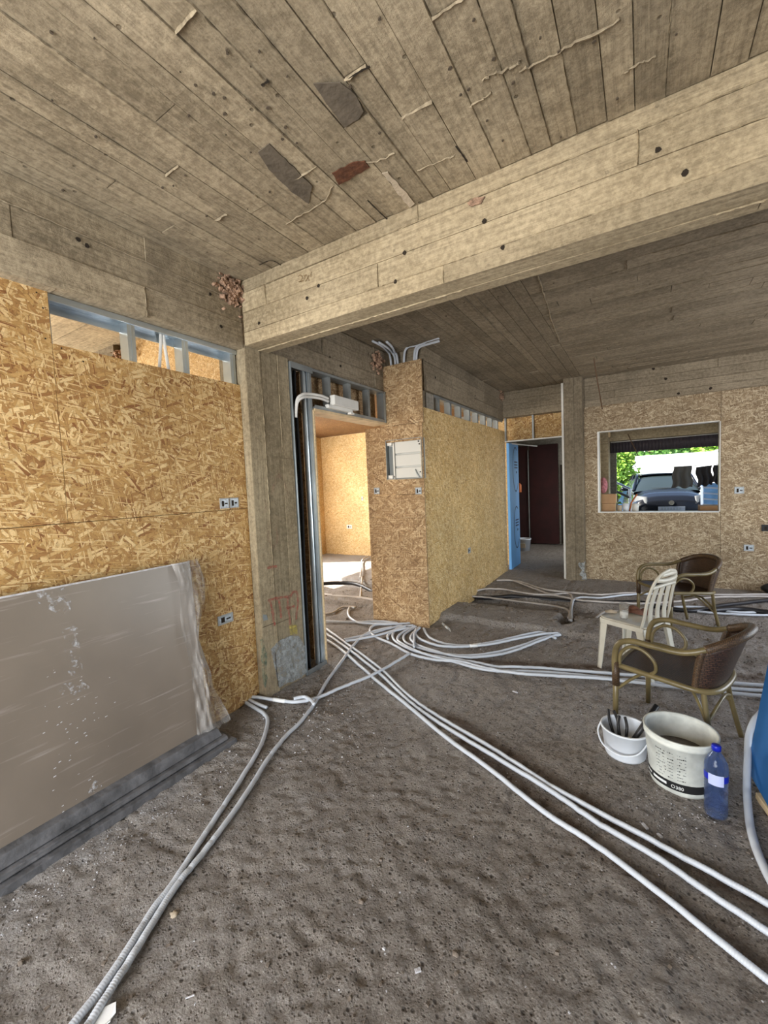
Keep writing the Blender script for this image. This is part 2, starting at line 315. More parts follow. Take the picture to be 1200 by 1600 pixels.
def film(name):
    m, n, l, b = new_mat(name)
    b.inputs['Base Color'].default_value = (.50, .48, .46, 1); b.inputs['Roughness'].default_value = .15
    tc = n.new('ShaderNodeTexCoord'); mp = n.new('ShaderNodeMapping'); mp.inputs['Scale'].default_value = (9, 9, 2.2); l.new(tc.outputs['Object'], mp.inputs['Vector'])
    t = n.new('ShaderNodeTexNoise'); t.inputs['Scale'].default_value = 1.3; t.inputs['Detail'].default_value = 6; l.new(mp.outputs[0], t.inputs['Vector'])
    r = n.new('ShaderNodeMapRange'); r.inputs[1].default_value = .35; r.inputs[2].default_value = .7; r.inputs[3].default_value = .10; r.inputs[4].default_value = .62
    l.new(t.outputs[0], r.inputs[0]); l.new(r.outputs[0], b.inputs['Alpha'])
    bp = n.new('ShaderNodeBump'); bp.inputs['Distance'].default_value = .06; l.new(t.outputs[0], bp.inputs['Height']); l.new(bp.outputs[0], b.inputs['Normal'])
film('plastic_film')

# ------------------------------------------------------------------ mesh builder
JIT = [7]
class MB:
    def __init__(s): s.v = []; s.f = []; s.t = []; s.m = []; s.uv = {}
    def face(s, idx, tone=.5, mi=0): s.f.append(tuple(idx)); s.t.append(tone); s.m.append(mi)
    def quad(s, pts, tone=.5, mi=0):
        b = len(s.v); s.v += [tuple(p) for p in pts]; s.face(range(b, b + len(pts)), tone, mi)
    def hexa(s, p, tone=.5, mi=0):
        b = len(s.v); s.v += [tuple(q) for q in p]
        for f in ((0, 3, 2, 1), (4, 5, 6, 7), (0, 1, 5, 4), (1, 2, 6, 5), (2, 3, 7, 6), (3, 0, 4, 7)): s.face([b + i for i in f], tone, mi)
        return s
    def box(s, a, c, tone=.5, mi=0):
        x0, x1 = sorted((a[0], c[0])); y0, y1 = sorted((a[1], c[1])); z0, z1 = sorted((a[2], c[2]))
        JIT[0] = (JIT[0] * 1103515245 + 12345) % 2147483648; q = JIT[0] / 2147483648 * .00025      # no two faces exactly coplanar
        if min(x1 - x0, y1 - y0, z1 - z0) > .0018: x0 += q; y0 += q; z0 += q; x1 -= q; y1 -= q; z1 -= q
        return s.hexa([(x0, y0, z0), (x1, y0, z0), (x1, y1, z0), (x0, y1, z0), (x0, y0, z1), (x1, y0, z1), (x1, y1, z1), (x0, y1, z1)], tone, mi)
    def obox(s, c, half, mat3, tone=.5, mi=0):
        c = Vector(c); pts = []
        for z in (-1, 1):
            for x, y in ((-1, -1), (1, -1), (1, 1), (-1, 1)): pts.append(c + mat3 @ Vector((x * half[0], y * half[1], z * half[2])))
        return s.hexa(pts, tone, mi)
    def tube(s, pts, r, seg=10, cap=True, flat=None, tone=.5, mi=0):
        pts = [Vector(p) for p in pts]; n = len(pts); rs = r if hasattr(r, '__len__') else [r] * n
        up = None; base = len(s.v)
        for i, p in enumerate(pts):
            t = (pts[min(i + 1, n - 1)] - pts[max(i - 1, 0)])
            t = t.normalized() if t.length > 1e-9 else Vector((0, 0, 1))
            if up is None: up = Vector((0, 0, 1)) if abs(t.z) < .9 else Vector((0, 1, 0))
            side = t.cross(up); side = side.normalized() if side.length > 1e-6 else t.orthogonal().normalized(); up = side.cross(t).normalized()
            for k in range(seg):
                a = 2 * PI * k / seg; s.v.append(tuple(p + (side * math.cos(a) + up * math.sin(a) * (flat or 1)) * rs[i]))
        for i in range(n - 1):
            for k in range(seg):
                a = base + i * seg + k; c = base + i * seg + (k + 1) % seg
                s.face((a, c, c + seg, a + seg), tone, mi)
        if cap: s.face([base + k for k in range(seg)][::-1], tone, mi); s.face([base + (n - 1) * seg + k for k in range(seg)], tone, mi)
        return s
    def lathe(s, prof, c=(0, 0, 0), seg=36, sx=1, sy=1, mi=0):
        b = len(s.v)
        for r, z in prof:
            for k in range(seg):
                a = 2 * PI * k / seg; s.v.append((c[0] + r * math.cos(a) * sx, c[1] + r * math.sin(a) * sy, c[2] + z))
        for i in range(len(prof) - 1):
            for k in range(seg):
                a = b + i * seg + k; d = b + i * seg + (k + 1) % seg; s.face((a, d, d + seg, a + seg), .5, mi)
        if prof[0][0] < 1e-3 or True: s.face([b + k for k in range(seg)][::-1], .5, mi)
        if prof[-1][0] > 1e-4 and prof[-1][0] < .004: s.face([b + (len(prof) - 1) * seg + k for k in range(seg)], .5, mi)
        return s
    def grid(s, fn, nu, nv, closed_u=False, tone=.5, mi=0):
        b = len(s.v); mu = nu if closed_u else nu + 1
        for j in range(nv + 1):
            for i in range(mu): s.v.append(tuple(fn(i / nu, j / nv)))
        for j in range(nv):
            for i in range(nu):
                i2 = (i + 1) % mu; s.face((b + j * mu + i, b + j * mu + i2, b + (j + 1) * mu + i2, b + (j + 1) * mu + i), tone, mi)
        return s
    def prism(s, poly, d, tone=.5, mi=0):
        n = len(poly); b = len(s.v); d = Vector(d)
        s.v += [tuple(p) for p in poly] + [tuple(Vector(p) + d) for p in poly]
        s.face(range(b, b + n), tone, mi); s.face([b + n + i for i in range(n)][::-1], tone, mi)
        for i in range(n): j = (i + 1) % n; s.face((b + i, b + n + i, b + n + j, b + j), tone, mi)
        return s
    def build(s, name, mat, parent=None, smooth=False, swap=False, bevel=0, local=False, solid=0, uvs=1.0):
        me = bpy.data.meshes.new(name); me.from_pydata(s.v, [], s.f); me.validate(clean_customdata=False)
        mats = mat if isinstance(mat, (list, tuple)) else [mat]
        for q in mats: me.materials.append(M[q])
        nf = len(me.polygons)
        if nf == len(s.f):
            me.polygons.foreach_set('material_index', s.m)
            ca = me.color_attributes.new('tone', 'FLOAT_COLOR', 'CORNER'); arr = []
            for p, t in zip(me.polygons, s.t): arr += [t, t, t, 1.0] * p.loop_total
            ca.data.foreach_set('color', arr)
        uv = me.uv_layers.new(name='UVMap'); me.update()
        nl = len(me.loops); co = np.zeros(len(me.vertices) * 3); me.vertices.foreach_get('co', co); co = co.reshape(-1, 3)
        li = np.zeros(nl, int); me.loops.foreach_get('vertex_index', li)
        nr = np.zeros(nf * 3); me.polygons.foreach_get('normal', nr); nr = np.abs(nr.reshape(-1, 3)); lt = np.zeros(nf, int); me.polygons.foreach_get('loop_total', lt)
        ax = np.repeat(nr.argmax(1), lt); c = co[li]
        U = np.where(ax == 0, c[:, 1], c[:, 0]); V = np.where(ax == 2, c[:, 1], c[:, 2])
        if swap: U, V = V, U
        uv.data.foreach_set('uv', (np.stack([U, V], 1) * uvs).ravel())
        if smooth: me.polygons.foreach_set('use_smooth', [True] * nf)
        o = bpy.data.objects.new(name, me); COL.objects.link(o)
        if parent is not None:
            o.parent = parent
            if not local:
                q = parent; T = Matrix.Identity(4)
                while q is not None and q.type == 'EMPTY': T = Matrix.Translation(q.location); q = q.parent
                if parent.type == 'EMPTY': o.matrix_parent_inverse = Matrix.Translation(-Vector(parent.location))
        if bevel:
            md = o.modifiers.new('bevel', 'BEVEL'); md.width = bevel; md.segments = 2; md.limit_method = 'ANGLE'; md.angle_limit = math.radians(40)
        if solid:
            md = o.modifiers.new('solid', 'SOLIDIFY'); md.thickness = solid; md.offset = 0
        return o
def box(a, c): return MB().box(a, c)
def empty(name, loc=(0, 0, 0), rz=0):
    o = bpy.data.objects.new(name, None); COL.objects.link(o); o.location = loc; o.rotation_euler = (0, 0, rz); o.empty_display_size = .1; return o
def tag(o, label, cat, group=None, kind=None):
    o['label'] = label; o['category'] = cat
    if group: o['group'] = group
    if kind: o['kind'] = kind
    return o
def struct(o, label=None):
    o['kind'] = 'structure'
    if label: o['label'] = label
    return o
def copy_tree(o, parent=None):
    c = o.copy(); COL.objects.link(c); c.parent = parent
    if parent is not None: c.matrix_parent_inverse = o.matrix_parent_inverse.copy()
    for ch in list(o.children): copy_tree(ch, c)
    return c
def smooth_path(pts, n=8):
    pts = [Vector(p) for p in pts]; out = []
    for i in range(len(pts) - 1):
        p0 = pts[max(i - 1, 0)]; p1 = pts[i]; p2 = pts[i + 1]; p3 = pts[min(i + 2, len(pts) - 1)]
        for k in range(n):
            t = k / n; out.append(.5 * ((2 * p1) + (p2 - p0) * t + (2 * p0 - 5 * p1 + 4 * p2 - p3) * t * t + (3 * p1 - p0 - 3 * p2 + p3) * t ** 3))
    out.append(pts[-1]); return out
def resample(pts, ds):
    out = [pts[0]]; acc = 0
    for a, c in zip(pts, pts[1:]):
        L = (c - a).length; d = ds - acc
        while d < L: out.append(a.lerp(c, d / L)); d += ds
        acc = (acc + L) % ds if L > 0 else acc
    if (out[-1] - pts[-1]).length > ds * .3: out.append(pts[-1])
    return out
# planks as left by formwork: real boards of slightly different height with concrete fins between them
def planks(mb, O, U, V, N, L, Wd, bw, seed, amp=.004, thick=.02, pieces=(1.2, 3.0), fins=.5, holes=()):
    rnd = random.Random(seed); O, U, V, N = map(Vector, (O, U, V, N)); v = 0
    while v < Wd - 1e-4:
        w = min(bw * rnd.uniform(.75, 1.25), Wd - v)
        if Wd - v - w < bw * .3: w = Wd - v
        u = 0; first = True
        while u < L - 1e-4:
            ln = min(rnd.uniform(*pieces) * (rnd.random() if first else 1), L - u); first = False
            if L - u - ln < .15: ln = L - u
            d = rnd.uniform(-1, 1) * amp; tilt = rnd.uniform(-1, 1) * amp * .5; g = .0022; tn = rnd.random()
            a = O + U * (u + g) + V * (v + g); c = O + U * (u + ln - g) + V * (v + g); e = O + U * (u + ln - g) + V * (v + w - g); f = O + U * (u + g) + V * (v + w - g)
            top = [a + N * (d + tilt), c + N * (d - tilt), e + N * (d - tilt * .4), f + N * (d + tilt * .4)]
            bot = [p - N * thick for p in (a, c, e, f)]
            if U.cross(V).dot(N) > 0: mb.hexa(bot + top, tn)
            else: mb.hexa([bot[0], bot[3], bot[2], bot[1], top[0], top[3], top[2], top[1]], tn)
            if rnd.random() < fins and u > 0:      # cross fin at the butt joint
                fin(mb, O + U * u + V * v, V, U, N, w, rnd)
            u += ln
        if v > 0:
            q = 0
            while q < L:
                ln = rnd.uniform(.2, 1.1)
                if rnd.random() < fins: fin(mb, O + V * v + U * q, U, V, N, min(ln, L - q), rnd, .6)
                q += ln
        v += w
    return mb
def fin(mb, P0, D, Sd, N, L, rnd, k=1.0):
    n = max(2, int(L / .02)); pts = []
    for i in range(n + 1):
        w = (.0015 + rnd.random() * .0035) * k; h = (.003 + rnd.random() * .011) * k; off = rnd.uniform(-.002, .002)
        p = P0 + D * (L * i / n) + Sd * off
        pts.append((p - Sd * w, p + Sd * w, p + N * h))
    b = len(mb.v)
    for a in pts: mb.v += [tuple(q) for q in a]
    for i in range(n):
        a = b + i * 3
        for x, y in ((0, 2), (2, 1), (1, 0)): mb.face((a + x, a + y, a + 3 + y, a + 3 + x), .62)
def stroke(px, ax, v, w, name, mat, parent, off=(0, 0, 0), n=6):
    """a painted line lying on a flat face"""
    pts = smooth_path([on(*p, ax, v) for p in px], n); mb = MB(); off = Vector(off); nrm = Vector([1 if i == ax else 0 for i in range(3)])
    rnd = random.Random(len(px)); L = []
    for i, p in enumerate(pts):
        t = (pts[min(i + 1, len(pts) - 1)] - pts[max(0, i - 1)]).normalized(); s = t.cross(nrm).normalized() * w * rnd.uniform(.35, .6)
        L.append((p + off + s, p + off - s))
    for a, c in zip(L, L[1:]): mb.quad([a[0], a[1], c[1], c[0]])
    return mb.build(name, mat, parent)
def blob(pts2, ax, v, name, mat, parent, off, rough=.15, seed=0, depth=.004):
    rnd = random.Random(seed); P3 = [on(*p, ax, v) for p in pts2]; poly = []
    for i, p in enumerate(P3):
        q = P3[(i + 1) % len(P3)]; L = (q - p).length
        for k in range(5):
            a = p.lerp(q, k / 5); j = L * rough * .5
            a = a + Vector([0 if i_ == ax else rnd.uniform(-j, j) * .4 for i_ in range(3)]); poly.append(a)
    o = Vector(off); d = -o.normalized() * depth
    return MB().prism([p + o for p in poly], d).build(name, mat, parent)

# ------------------------------------------------------------------ levels
ZC = 3.08; ZB = 2.63
# ================================================================== SETTING
# floor
xs = np.concatenate([np.arange(-6.8, -2.6, .05), np.arange(-2.6, 1.6, .014), np.arange(1.6, 3.61, .06)])
ys = np.concatenate([np.arange(-2.7, -.4, .08), np.arange(-.4, 3.6, .014), np.arange(3.6, 6.4, .025), np.arange(6.4, 11.4, .08)])
GX, GY = np.meshgrid(xs, ys); GZ = floor_h(GX, GY)
nx, ny = len(xs), len(ys)
vv = np.stack([GX.ravel(), GY.ravel(), GZ.ravel()], 1)
ii = (np.arange(ny - 1)[:, None] * nx + np.arange(nx - 1)[None]).ravel()
ff = np.stack([ii, ii + 1, ii + nx + 1, ii + nx], 1)
me = bpy.data.meshes.new('floor'); me.vertices.add(len(vv)); me.vertices.foreach_set('co', vv.ravel())
me.loops.add(len(ff) * 4); me.loops.foreach_set('vertex_index', ff.ravel()); me.polygons.add(len(ff)); me.polygons.foreach_set('loop_start', np.arange(len(ff)) * 4)
me.update(calc_edges=True); me.polygons.foreach_set('use_smooth', [True] * len(ff)); me.materials.append(M['floor_concrete'])
def segd(a, c):
    a = np.array(a[:2]); c = np.array(c[:2]); d = c - a; t = np.clip(((GX - a[0]) * d[0] + (GY - a[1]) * d[1]) / (d @ d), 0, 1)
    return np.hypot(GX - a[0] - t * d[0], GY - a[1] - t * d[1])
nz = vnoise(GX * 9, GY * 9, 11); nz2 = vnoise(GX * 2.5, GY * 2.5, 12)
dust_and_sunlift = np.clip(1 - segd((-2.1, .3), (-2.2, 1.6)) / (.18 + .22 * nz2), 0, 1) * (.3 + .9 * nz)
dust_and_sunlift = np.maximum(dust_and_sunlift, np.clip(1 - segd((-2.2, 2.0), (-1.6, 2.6)) / .5, 0, 1) * .7 * nz)
dust_and_sunlift = np.maximum(dust_and_sunlift, np.clip(1 - segd((.05, 2.2), (.25, 2.15)) / .22, 0, 1) * .6 * nz)
dust_and_sunlift = np.maximum(dust_and_sunlift, np.clip(1 - segd((-2.0, 4.6), (-1.0, 4.6)) / .4, 0, 1) * .55)
dust_and_sunlift = np.maximum(dust_and_sunlift, .25 * np.clip(nz2 * 2 - 1, 0, 1)); dust_and_sunlift = np.maximum(dust_and_sunlift, np.clip((-.4 - GX) * .45, 0, .42) * (GY < 3.2) * (.3 + nz)); dust_and_sunlift = np.maximum(dust_and_sunlift, .85 * ((GX < -3.2) & (GY > 5.6) & (GY < 8)))  # last term pales the left room floor so its sun patch reads brighter
BAND_LINES = [(P(700, 1120), P(1000, 1312)), (P(1000, 1312), P(1210, 1430)), (P(720, 1160), P(1000, 1380)), (P(1000, 1380), P(1210, 1535)), (P(705, 1030), P(1190, 1060))]
brown_band = np.zeros_like(GX)
for a, c in BAND_LINES: brown_band = np.maximum(brown_band, np.clip(1.25 - segd(np.array(a)[:2] + (.012, .014), np.array(c)[:2] + (.012, .014)) / .062, 0, 1))  # brown bands set slightly to one side of the long conduits
brown_band = np.maximum(brown_band, np.clip(1 - segd((-2.0, 5.3), (.6, 5.3)) / .35, 0, 1) * .8)  # same brown along the trench
ca = me.color_attributes.new('dust_and_sunlift', 'FLOAT_COLOR', 'POINT')
ca.data.foreach_set('color', np.stack([dust_and_sunlift.ravel(), brown_band.ravel(), 0 * dust_and_sunlift.ravel(), 1 + 0 * dust_and_sunlift.ravel()], 1).ravel())
fo = bpy.data.objects.new('floor', me); COL.objects.link(fo); struct(fo, 'rough chiselled brown concrete floor')

# ceiling: near bay boards run away from the camera, far right bay boards run across
mb = MB()
planks(mb, (-2.46, -2.6, ZC), (0, 1, 0), (1, 0, 0), (0, 0, -1), 4.73, 6.0, .115, 5, .005, .03, (.8, 2.2), .45)
o = mb.build('ceiling', 'concrete_ceiling', None, swap=True); struct(o, 'board-marked concrete ceiling of the near bay'); ceil = o
mb = MB(); planks(mb, (-2.03, 2.34, ZC), (0, 1, 0), (1, 0, 0), (0, 0, -1), 4.95, 1.25, .105, 6, .004, .03, (1.2, 3), .25)
planks(mb, (-2.46, 2.34, ZC), (0, 1, 0), (1, 0, 0), (0, 0, -1), 1.9, .43, .105, 8, .004, .03, (1.2, 3), .25)
mb.build('ceiling_boards', 'concrete_shaded', ceil, swap=True)
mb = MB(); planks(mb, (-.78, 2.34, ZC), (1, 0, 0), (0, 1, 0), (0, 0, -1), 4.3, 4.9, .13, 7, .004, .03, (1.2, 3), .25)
mb.build('ceiling_boards', 'concrete_shaded', ceil)
mb = MB(); planks(mb, (-6.7, -2.6, ZC), (1, 0, 0), (0, 1, 0), (0, 0, -1), 3.95, 10.8, .14, 9, .004, .03, (2, 4), .15)
mb.box((-6.8, -2.7, ZC + .02), (3.6, 11.3, ZC + .25)); mb.build('ceiling_slab', 'concrete_warm', ceil)
# marks on the near ceiling
blob([(403, 235), (420, 222), (452, 252), (488, 288), (482, 316), (455, 297), (420, 262)], 2, ZC, 'grey_patch', 'patch_grey', ceil, (0, 0, -.009), .10, 1)
blob([(488, 127), (532, 126), (556, 145), (568, 170), (560, 182), (538, 196), (515, 165)], 2, ZC, 'grey_patch', 'patch_grey', ceil, (0, 0, -.009), .12, 2)
blob([(519, 268), (552, 251), (570, 249), (576, 258), (545, 279), (528, 286)], 2, ZC, 'rust_patch', 'rust_brown', ceil, (0, 0, -.009), .2, 3)
blob([(597, 268), (606, 266), (625, 288), (648, 315), (640, 322), (618, 294)], 2, ZC, 'plaster_smear', 'plaster', ceil, (0, 0, -.010), .2, 4)
for i, px in enumerate([[(405, 412), (425, 405), (445, 417)], [(545, 120), (562, 108), (578, 100)], [(574, 310), (592, 328), (609, 344)], [(712, 225), (722, 238), (730, 250)], [(408, 130), (414, 126), (420, 122)]]):
    stroke(px, 2, ZC, .009, 'crack', 'dark_hole', ceil, (0, 0, -.0085))
# ragged mortar seams across the boards
def seam(px, seed, r=.004):
    rnd = random.Random(seed); pts = smooth_path([on(*p, 2, ZC) for p in px], 6); mb = MB()
    pts = [p + Vector((rnd.uniform(-.006, .006), rnd.uniform(-.006, .006), -.004)) for p in pts]
    mb.tube(pts, [r * rnd.uniform(.4, 1.3) for _ in pts], 5); mb.build('mortar_seam', 'concrete_ceiling', ceil)
seam([(755, 122), (775, 113), (808, 100), (812, 92)], 1, .005); seam([(812, 110), (850, 92), (900, 65), (966, 30)], 3, .005); seam([(974, 112), (1000, 97), (1024, 88)], 5)
seam([(448, 350), (470, 335), (505, 315), (520, 290)], 7); seam([(652, 265), (690, 250), (712, 240)], 9); seam([(566, 252), (590, 250), (618, 238)], 11); seam([(734, 165), (752, 155), (765, 143)], 13)
seam([(840, 432), (850, 460), (862, 500), (875, 535)], 15, .006)
rnd = random.Random(4)
for i in range(64):      # small bug holes
    x, y = rnd.choice([(rnd.uniform(60, 430), rnd.uniform(20, 380)), (rnd.uniform(330, 470), rnd.uniform(90, 240)), (rnd.uniform(500, 1100), rnd.uniform(10, 250)), (rnd.uniform(640, 900), rnd.uniform(440, 560))])
    c = on(x, y, 2, ZC)
    if not (-2.4 < c.x < 3 and -1 < c.y < 7) or 2.1 < c.y < 2.36: continue
    r = rnd.uniform(.002, .007); MB().prism([c + Vector((math.cos(a) * r * rnd.uniform(.7, 1.5), math.sin(a) * r, -.007)) for a in np.arange(0, 6.2, .7)], (0, 0, .004)).build('bug_hole', 'hole_brown', ceil)

# beams
def beam_x(name, x0, x1, y0, y1, z0, z1, mat, seed, label, under=True):
    mb = MB().box((x0, y0 + .01, z0 + .01), (x1, y1 - .01, z1 + .05))
    planks(mb, (x0, y0, z0), (1, 0, 0), (0, 0, 1), (0, -1, 0), x1 - x0, z1 - z0, (z1 - z0) / 4, seed, .004, .015, (1.2, 3), .6)
    planks(mb, (x0, y1, z0), (1, 0, 0), (0, 0, 1), (0, 1, 0), x1 - x0, z1 - z0, (z1 - z0) / 3, seed + 1, .003, .015, (1.2, 3), .2)
    planks(mb, (x0, y0, z0), (1, 0, 0), (0, 1, 0), (0, 0, -1), x1 - x0, y1 - y0, (y1 - y0) / 2, seed + 2, .003, .015, (2, 4), .5)
    return struct(mb.build(name, mat, None), label)
def beam_y(name, y0, y1, xf, xb, z0, z1, mat, seed, label):
    s = 1 if xf > xb else -1
    mb = MB().box((xb, y0, z0 + .01), (xf - s * .01, y1, z1 + .05))
    planks(mb, (xf, y0, z0), (0, 1, 0), (0, 0, 1), (s, 0, 0), y1 - y0, z1 - z0, (z1 - z0) / 3, seed, .008, .02, (.8, 2), .8)
    planks(mb, (xb, y0, z0), (0, 1, 0), (0, 0, 1), (-s, 0, 0), y1 - y0, z1 - z0, (z1 - z0) / 3, seed + 1, .003, .015, (1.2, 3), .2)
    planks(mb, (min(xf, xb), y0, z0), (0, 1, 0), (1, 0, 0), (0, 0, -1), y1 - y0, abs(xf - xb), abs(xf - xb) / 2, seed + 2, .003, .015, (2, 4), .3)
    return struct(mb.build(name, mat, None, swap=False), label)
main_beam = beam_x('trim_1', -2.44, 3.5, 2.13, 2.34, ZB, ZC, 'concrete_warm', 21, 'long pale concrete beam crossing the near bay')
left_beam = beam_y('trim_2', -2.6, 2.13, -2.455, -2.75, ZB - .01, ZC, 'concrete_ceiling', 24, 'concrete beam above the left board wall')
mid_beam = beam_y('trim_3', 2.34, 4.22, -2.47, -2.75, ZB + .01, ZC, 'concrete_shaded', 27, 'concrete beam above the metal stud doorway')
box_beam = beam_y('trim_4', 4.22, 7.3, -2.03, -2.25, ZB - .02, ZC, 'concrete_shaded', 30, 'concrete beam above the pale board partition')
door_beam = beam_x('trim_5', -2.25, -1.02, 7.27, 7.5, 2.66, ZC, 'concrete_shaded', 33, 'concrete beam above the far doorway')
back_beam = beam_x('trim_6', -.76, 3.5, 7.17, 7.45, 2.64, ZC, 'concrete_shaded', 36, 'concrete beam above the serving window wall')
# form tie holes in the beams
def tie(x, y, ax, v, par, s=.012):
    c = on(x, y, ax, v); t = [Vector((1, 0, 0)), Vector((0, 1, 0)), Vector((0, 0, 1))]; t.pop(ax); nrm = Vector([1 if i == ax else 0 for i in range(3)])
    out = nrm * (.0045 if ax == 0 else -.0045); r = random.Random(int(x * y))
    poly = [c + out + t[0] * s * math.cos(a) * r.uniform(.7, 1.2) + t[1] * s * math.sin(a) * r.uniform(.7, 1.3) for a in np.arange(.4, 6.6, .9)]
    MB().prism(poly, -out * .5).build('tie_hole', 'dark_hole', par)
for x, y in [(1070, 271), (1028, 234), (786, 387), (757, 346), (632, 395), (618, 441), (498, 447), (480, 466), (405, 505)]: tie(x, y, 1, 2.13, main_beam)
for x, y in [(152, 427), (122, 374), (328, 460), (345, 510), (136, 385)]: tie(x, y, 0, -2.455, left_beam)
for x, y in [(532, 572), (515, 558)]: tie(x, y, 0, -2.47, mid_beam)
for x, y in [(677, 569), (680, 590), (742, 618), (712, 575)]: tie(x, y, 0, -2.03, box_beam)
for x, y in [(1021, 576), (1040, 592), (1060, 615), (1110, 607)]: tie(x, y, 1, 7.17, back_beam, .02)
for px in [[(466, 433), (470, 430), (473, 434), (471, 439), (467, 441), (474, 439), (477, 434), (476, 431)], [(477, 431), (480, 430), (481, 433)], [(484, 430), (481, 435), (478, 440)], [(481, 434), (484, 439)], [(488, 425), (486, 430), (487, 433)]]:
    stroke(px, 1, 2.13, .006, 'pencil_mark', 'brown_ink', main_beam, (0, -.005, 0), 4)
blob([(730, 318), (742, 310), (758, 308), (752, 319), (736, 324)], 1, 2.13, 'broken_spot', 'brick_rubble', main_beam, (0, -.006, 0), .3, 6)
for px in [[(402, 388), (402, 378)], [(583, 388), (585, 400), (584, 412)], [(260, 398), (262, 390)], [(1183, 200), (1182, 232)]]: pass
# brick rubble pockets in the beam corners
def rubble(name, c, size, seed, parent, n=90):
    rnd = random.Random(seed); mb = MB()
    for i in range(n):
        p = Vector(c) + Vector([rnd.gauss(0, size[k] * .42) for k in range(3)])
        R3 = Matrix.Rotation(rnd.uniform(0, 3), 3, 'X') @ Matrix.Rotation(rnd.uniform(0, 3), 3, 'Z'); s = rnd.uniform(.006, .018)
        mb.obox(p, (s, s * rnd.uniform(.4, 1), s * rnd.uniform(.4, .9)), R3)
    return mb.build(name, 'brick_rubble', parent)
rubble('brick_rubble', (-2.45, 2.06, 3.0), (.03, .13, .11), 3, left_beam, 300)
rubble('brick_rubble', (-2.45, 3.95, 2.93), (.03, .10, .10), 4, mid_beam, 90)
rubble('brick_rubble', (-2.03, 7.15, 3.0), (.04, .10, .08), 5, box_beam, 70)

# columns
def column(name, x0, x1, y0, y1, z1, mat, seed, label):
    mb = MB().box((x0 + .01, y0 + .01, -.15), (x1 - .01, y1 - .01, z1))
    H_ = z1 + .15
    planks(mb, (x1, y0, -.15), (0, 0, 1), (0, 1, 0), (1, 0, 0), H_, y1 - y0, .15, seed, .003, .015, (4, 5), .3)
    planks(mb, (x0, y0, -.15), (0, 0, 1), (1, 0, 0), (0, -1, 0), H_, x1 - x0, .14, seed + 1, .003, .015, (4, 5), .3)
    planks(mb, (x0, y0, -.15), (0, 0, 1), (0, 1, 0), (-1, 0, 0), H_, y1 - y0, .15, seed + 2, .003, .015, (1.5, 3), .1)
    planks(mb, (x0, y1, -.15), (0, 0, 1), (1, 0, 0), (0, 1, 0), H_, x1 - x0, .14, seed + 3, .003, .015, (1.5, 3), .1)
    return struct(mb.build(name, mat, None, swap=True), label)
col1 = column('trim_7', -2.74, -2.45, 2.135, 2.575, ZB + .02, 'concrete_column', 41, 'near concrete column with red paint marks')
col2 = column('trim_8', -2.46, -2.06, 4.24, 4.5, ZC, 'concrete_shaded', 44, 'concrete column rising behind the board box')
col3 = column('trim_9', -1.02, -.765, 6.95, 7.22, ZC, 'concrete_shaded', 47, 'far concrete pillar between doorway and serving window')
XC = -2.45
for px in [[(417, 887), (424, 886), (432, 885)], [(418, 938), (430, 935), (442, 933), (453, 932)], [(421, 938), (425, 955), (427, 970), (429, 977)], [(435, 937), (437, 950), (439, 966)], [(449, 932), (449, 945), (451, 960), (453, 976)], [(446, 950), (453, 949), (460, 947)], [(453, 932), (458, 925), (463, 926), (465, 940), (463, 955), (462, 968)]]:
    stroke(px, 0, XC, .022, 'red_paint_mark', 'red_paint', col1, (.0055, 0, 0))
for px in [[(419, 822), (418, 838), (423, 851), (428, 853), (433, 843), (431, 824)], [(412, 800), (415, 790), (413, 780)], [(435, 738), (436, 748)], [(424, 770), (428, 755), (436, 742), (446, 760), (450, 775)]]:
    stroke(px, 0, XC, .016, 'faint_red_mark', 'red_faint', col1, (.0052, 0, 0))
blob([(451, 977), (463, 976), (464, 990), (453, 991)], 0, XC, 'yellow_paint_mark', 'yellow_paint', col1, (.0055, 0, 0), .2, 2, .002)
blob([(423, 1014), (437, 1000), (455, 993), (466, 994), (476, 1010), (479, 1050), (470, 1058), (436, 1074), (430, 1050)], 0, XC, 'cement_patch', 'cement_patch', col1, (.006, 0, 0), .12, 3, .003)
blob([(406, 1000), (410, 998), (416, 1020), (417, 1060), (414, 1078), (409, 1050)], 0, XC, 'green_stain', 'green_stain', col1, (.005, 0, 0), .2, 5, .002)
stroke([(429, 1019), (431, 1045), (434, 1072)], 0, XC, .006, 'crack', 'dark_hole', col1, (.0075, 0, 0))
blob([(410, 960), (416, 961), (418, 968), (411, 970)], 0, XC, 'smudge', 'label_grey', col1, (.0055, 0, 0), .3, 6, .002)
blob([(905, 880), (915, 877), (917, 905), (909, 906)], 1, 6.95, 'cement_lump', 'cement_patch', col3, (0, -.02, 0), .5, 8, .02)

# ---- board walls
def sheet(mb, a, c): mb.box(a, c)
wl_ = MB()
T = .018; XW = -2.52
sheet(wl_, (XW - T, -2.6, .0), (XW, -1.478, ZB)); sheet(wl_, (XW - T, -1.475, 1.46), (XW, .975, ZB - .003)); sheet(wl_, (XW - T, .977, 1.46), (XW, 2.132, 2.366)); sheet(wl_, (XW - T, -1.475, -.02), (XW, 1.75, 1.457))
wl_.prism([(XW, 1.75, -.02 + .0), (XW, 2.132, .03), (XW, 2.132, 1.457), (XW, 1.75, 1.457)], (-T, 0, 0))
wall_left = struct(wl_.build('wall_left', 'osb_left', None), 'golden strand board wall on the left')
wb = MB()
for (a, c) in [((-2.6, -2.6), (-1.4, 1.75)), ((-1.4, -2.6), (2.1, 0))]: pass
wb.box((-2.66, -2.6, -.05), (-2.645, 2.13, 2.34)); wb.build('wall_left_backing', 'osb_left', wall_left)
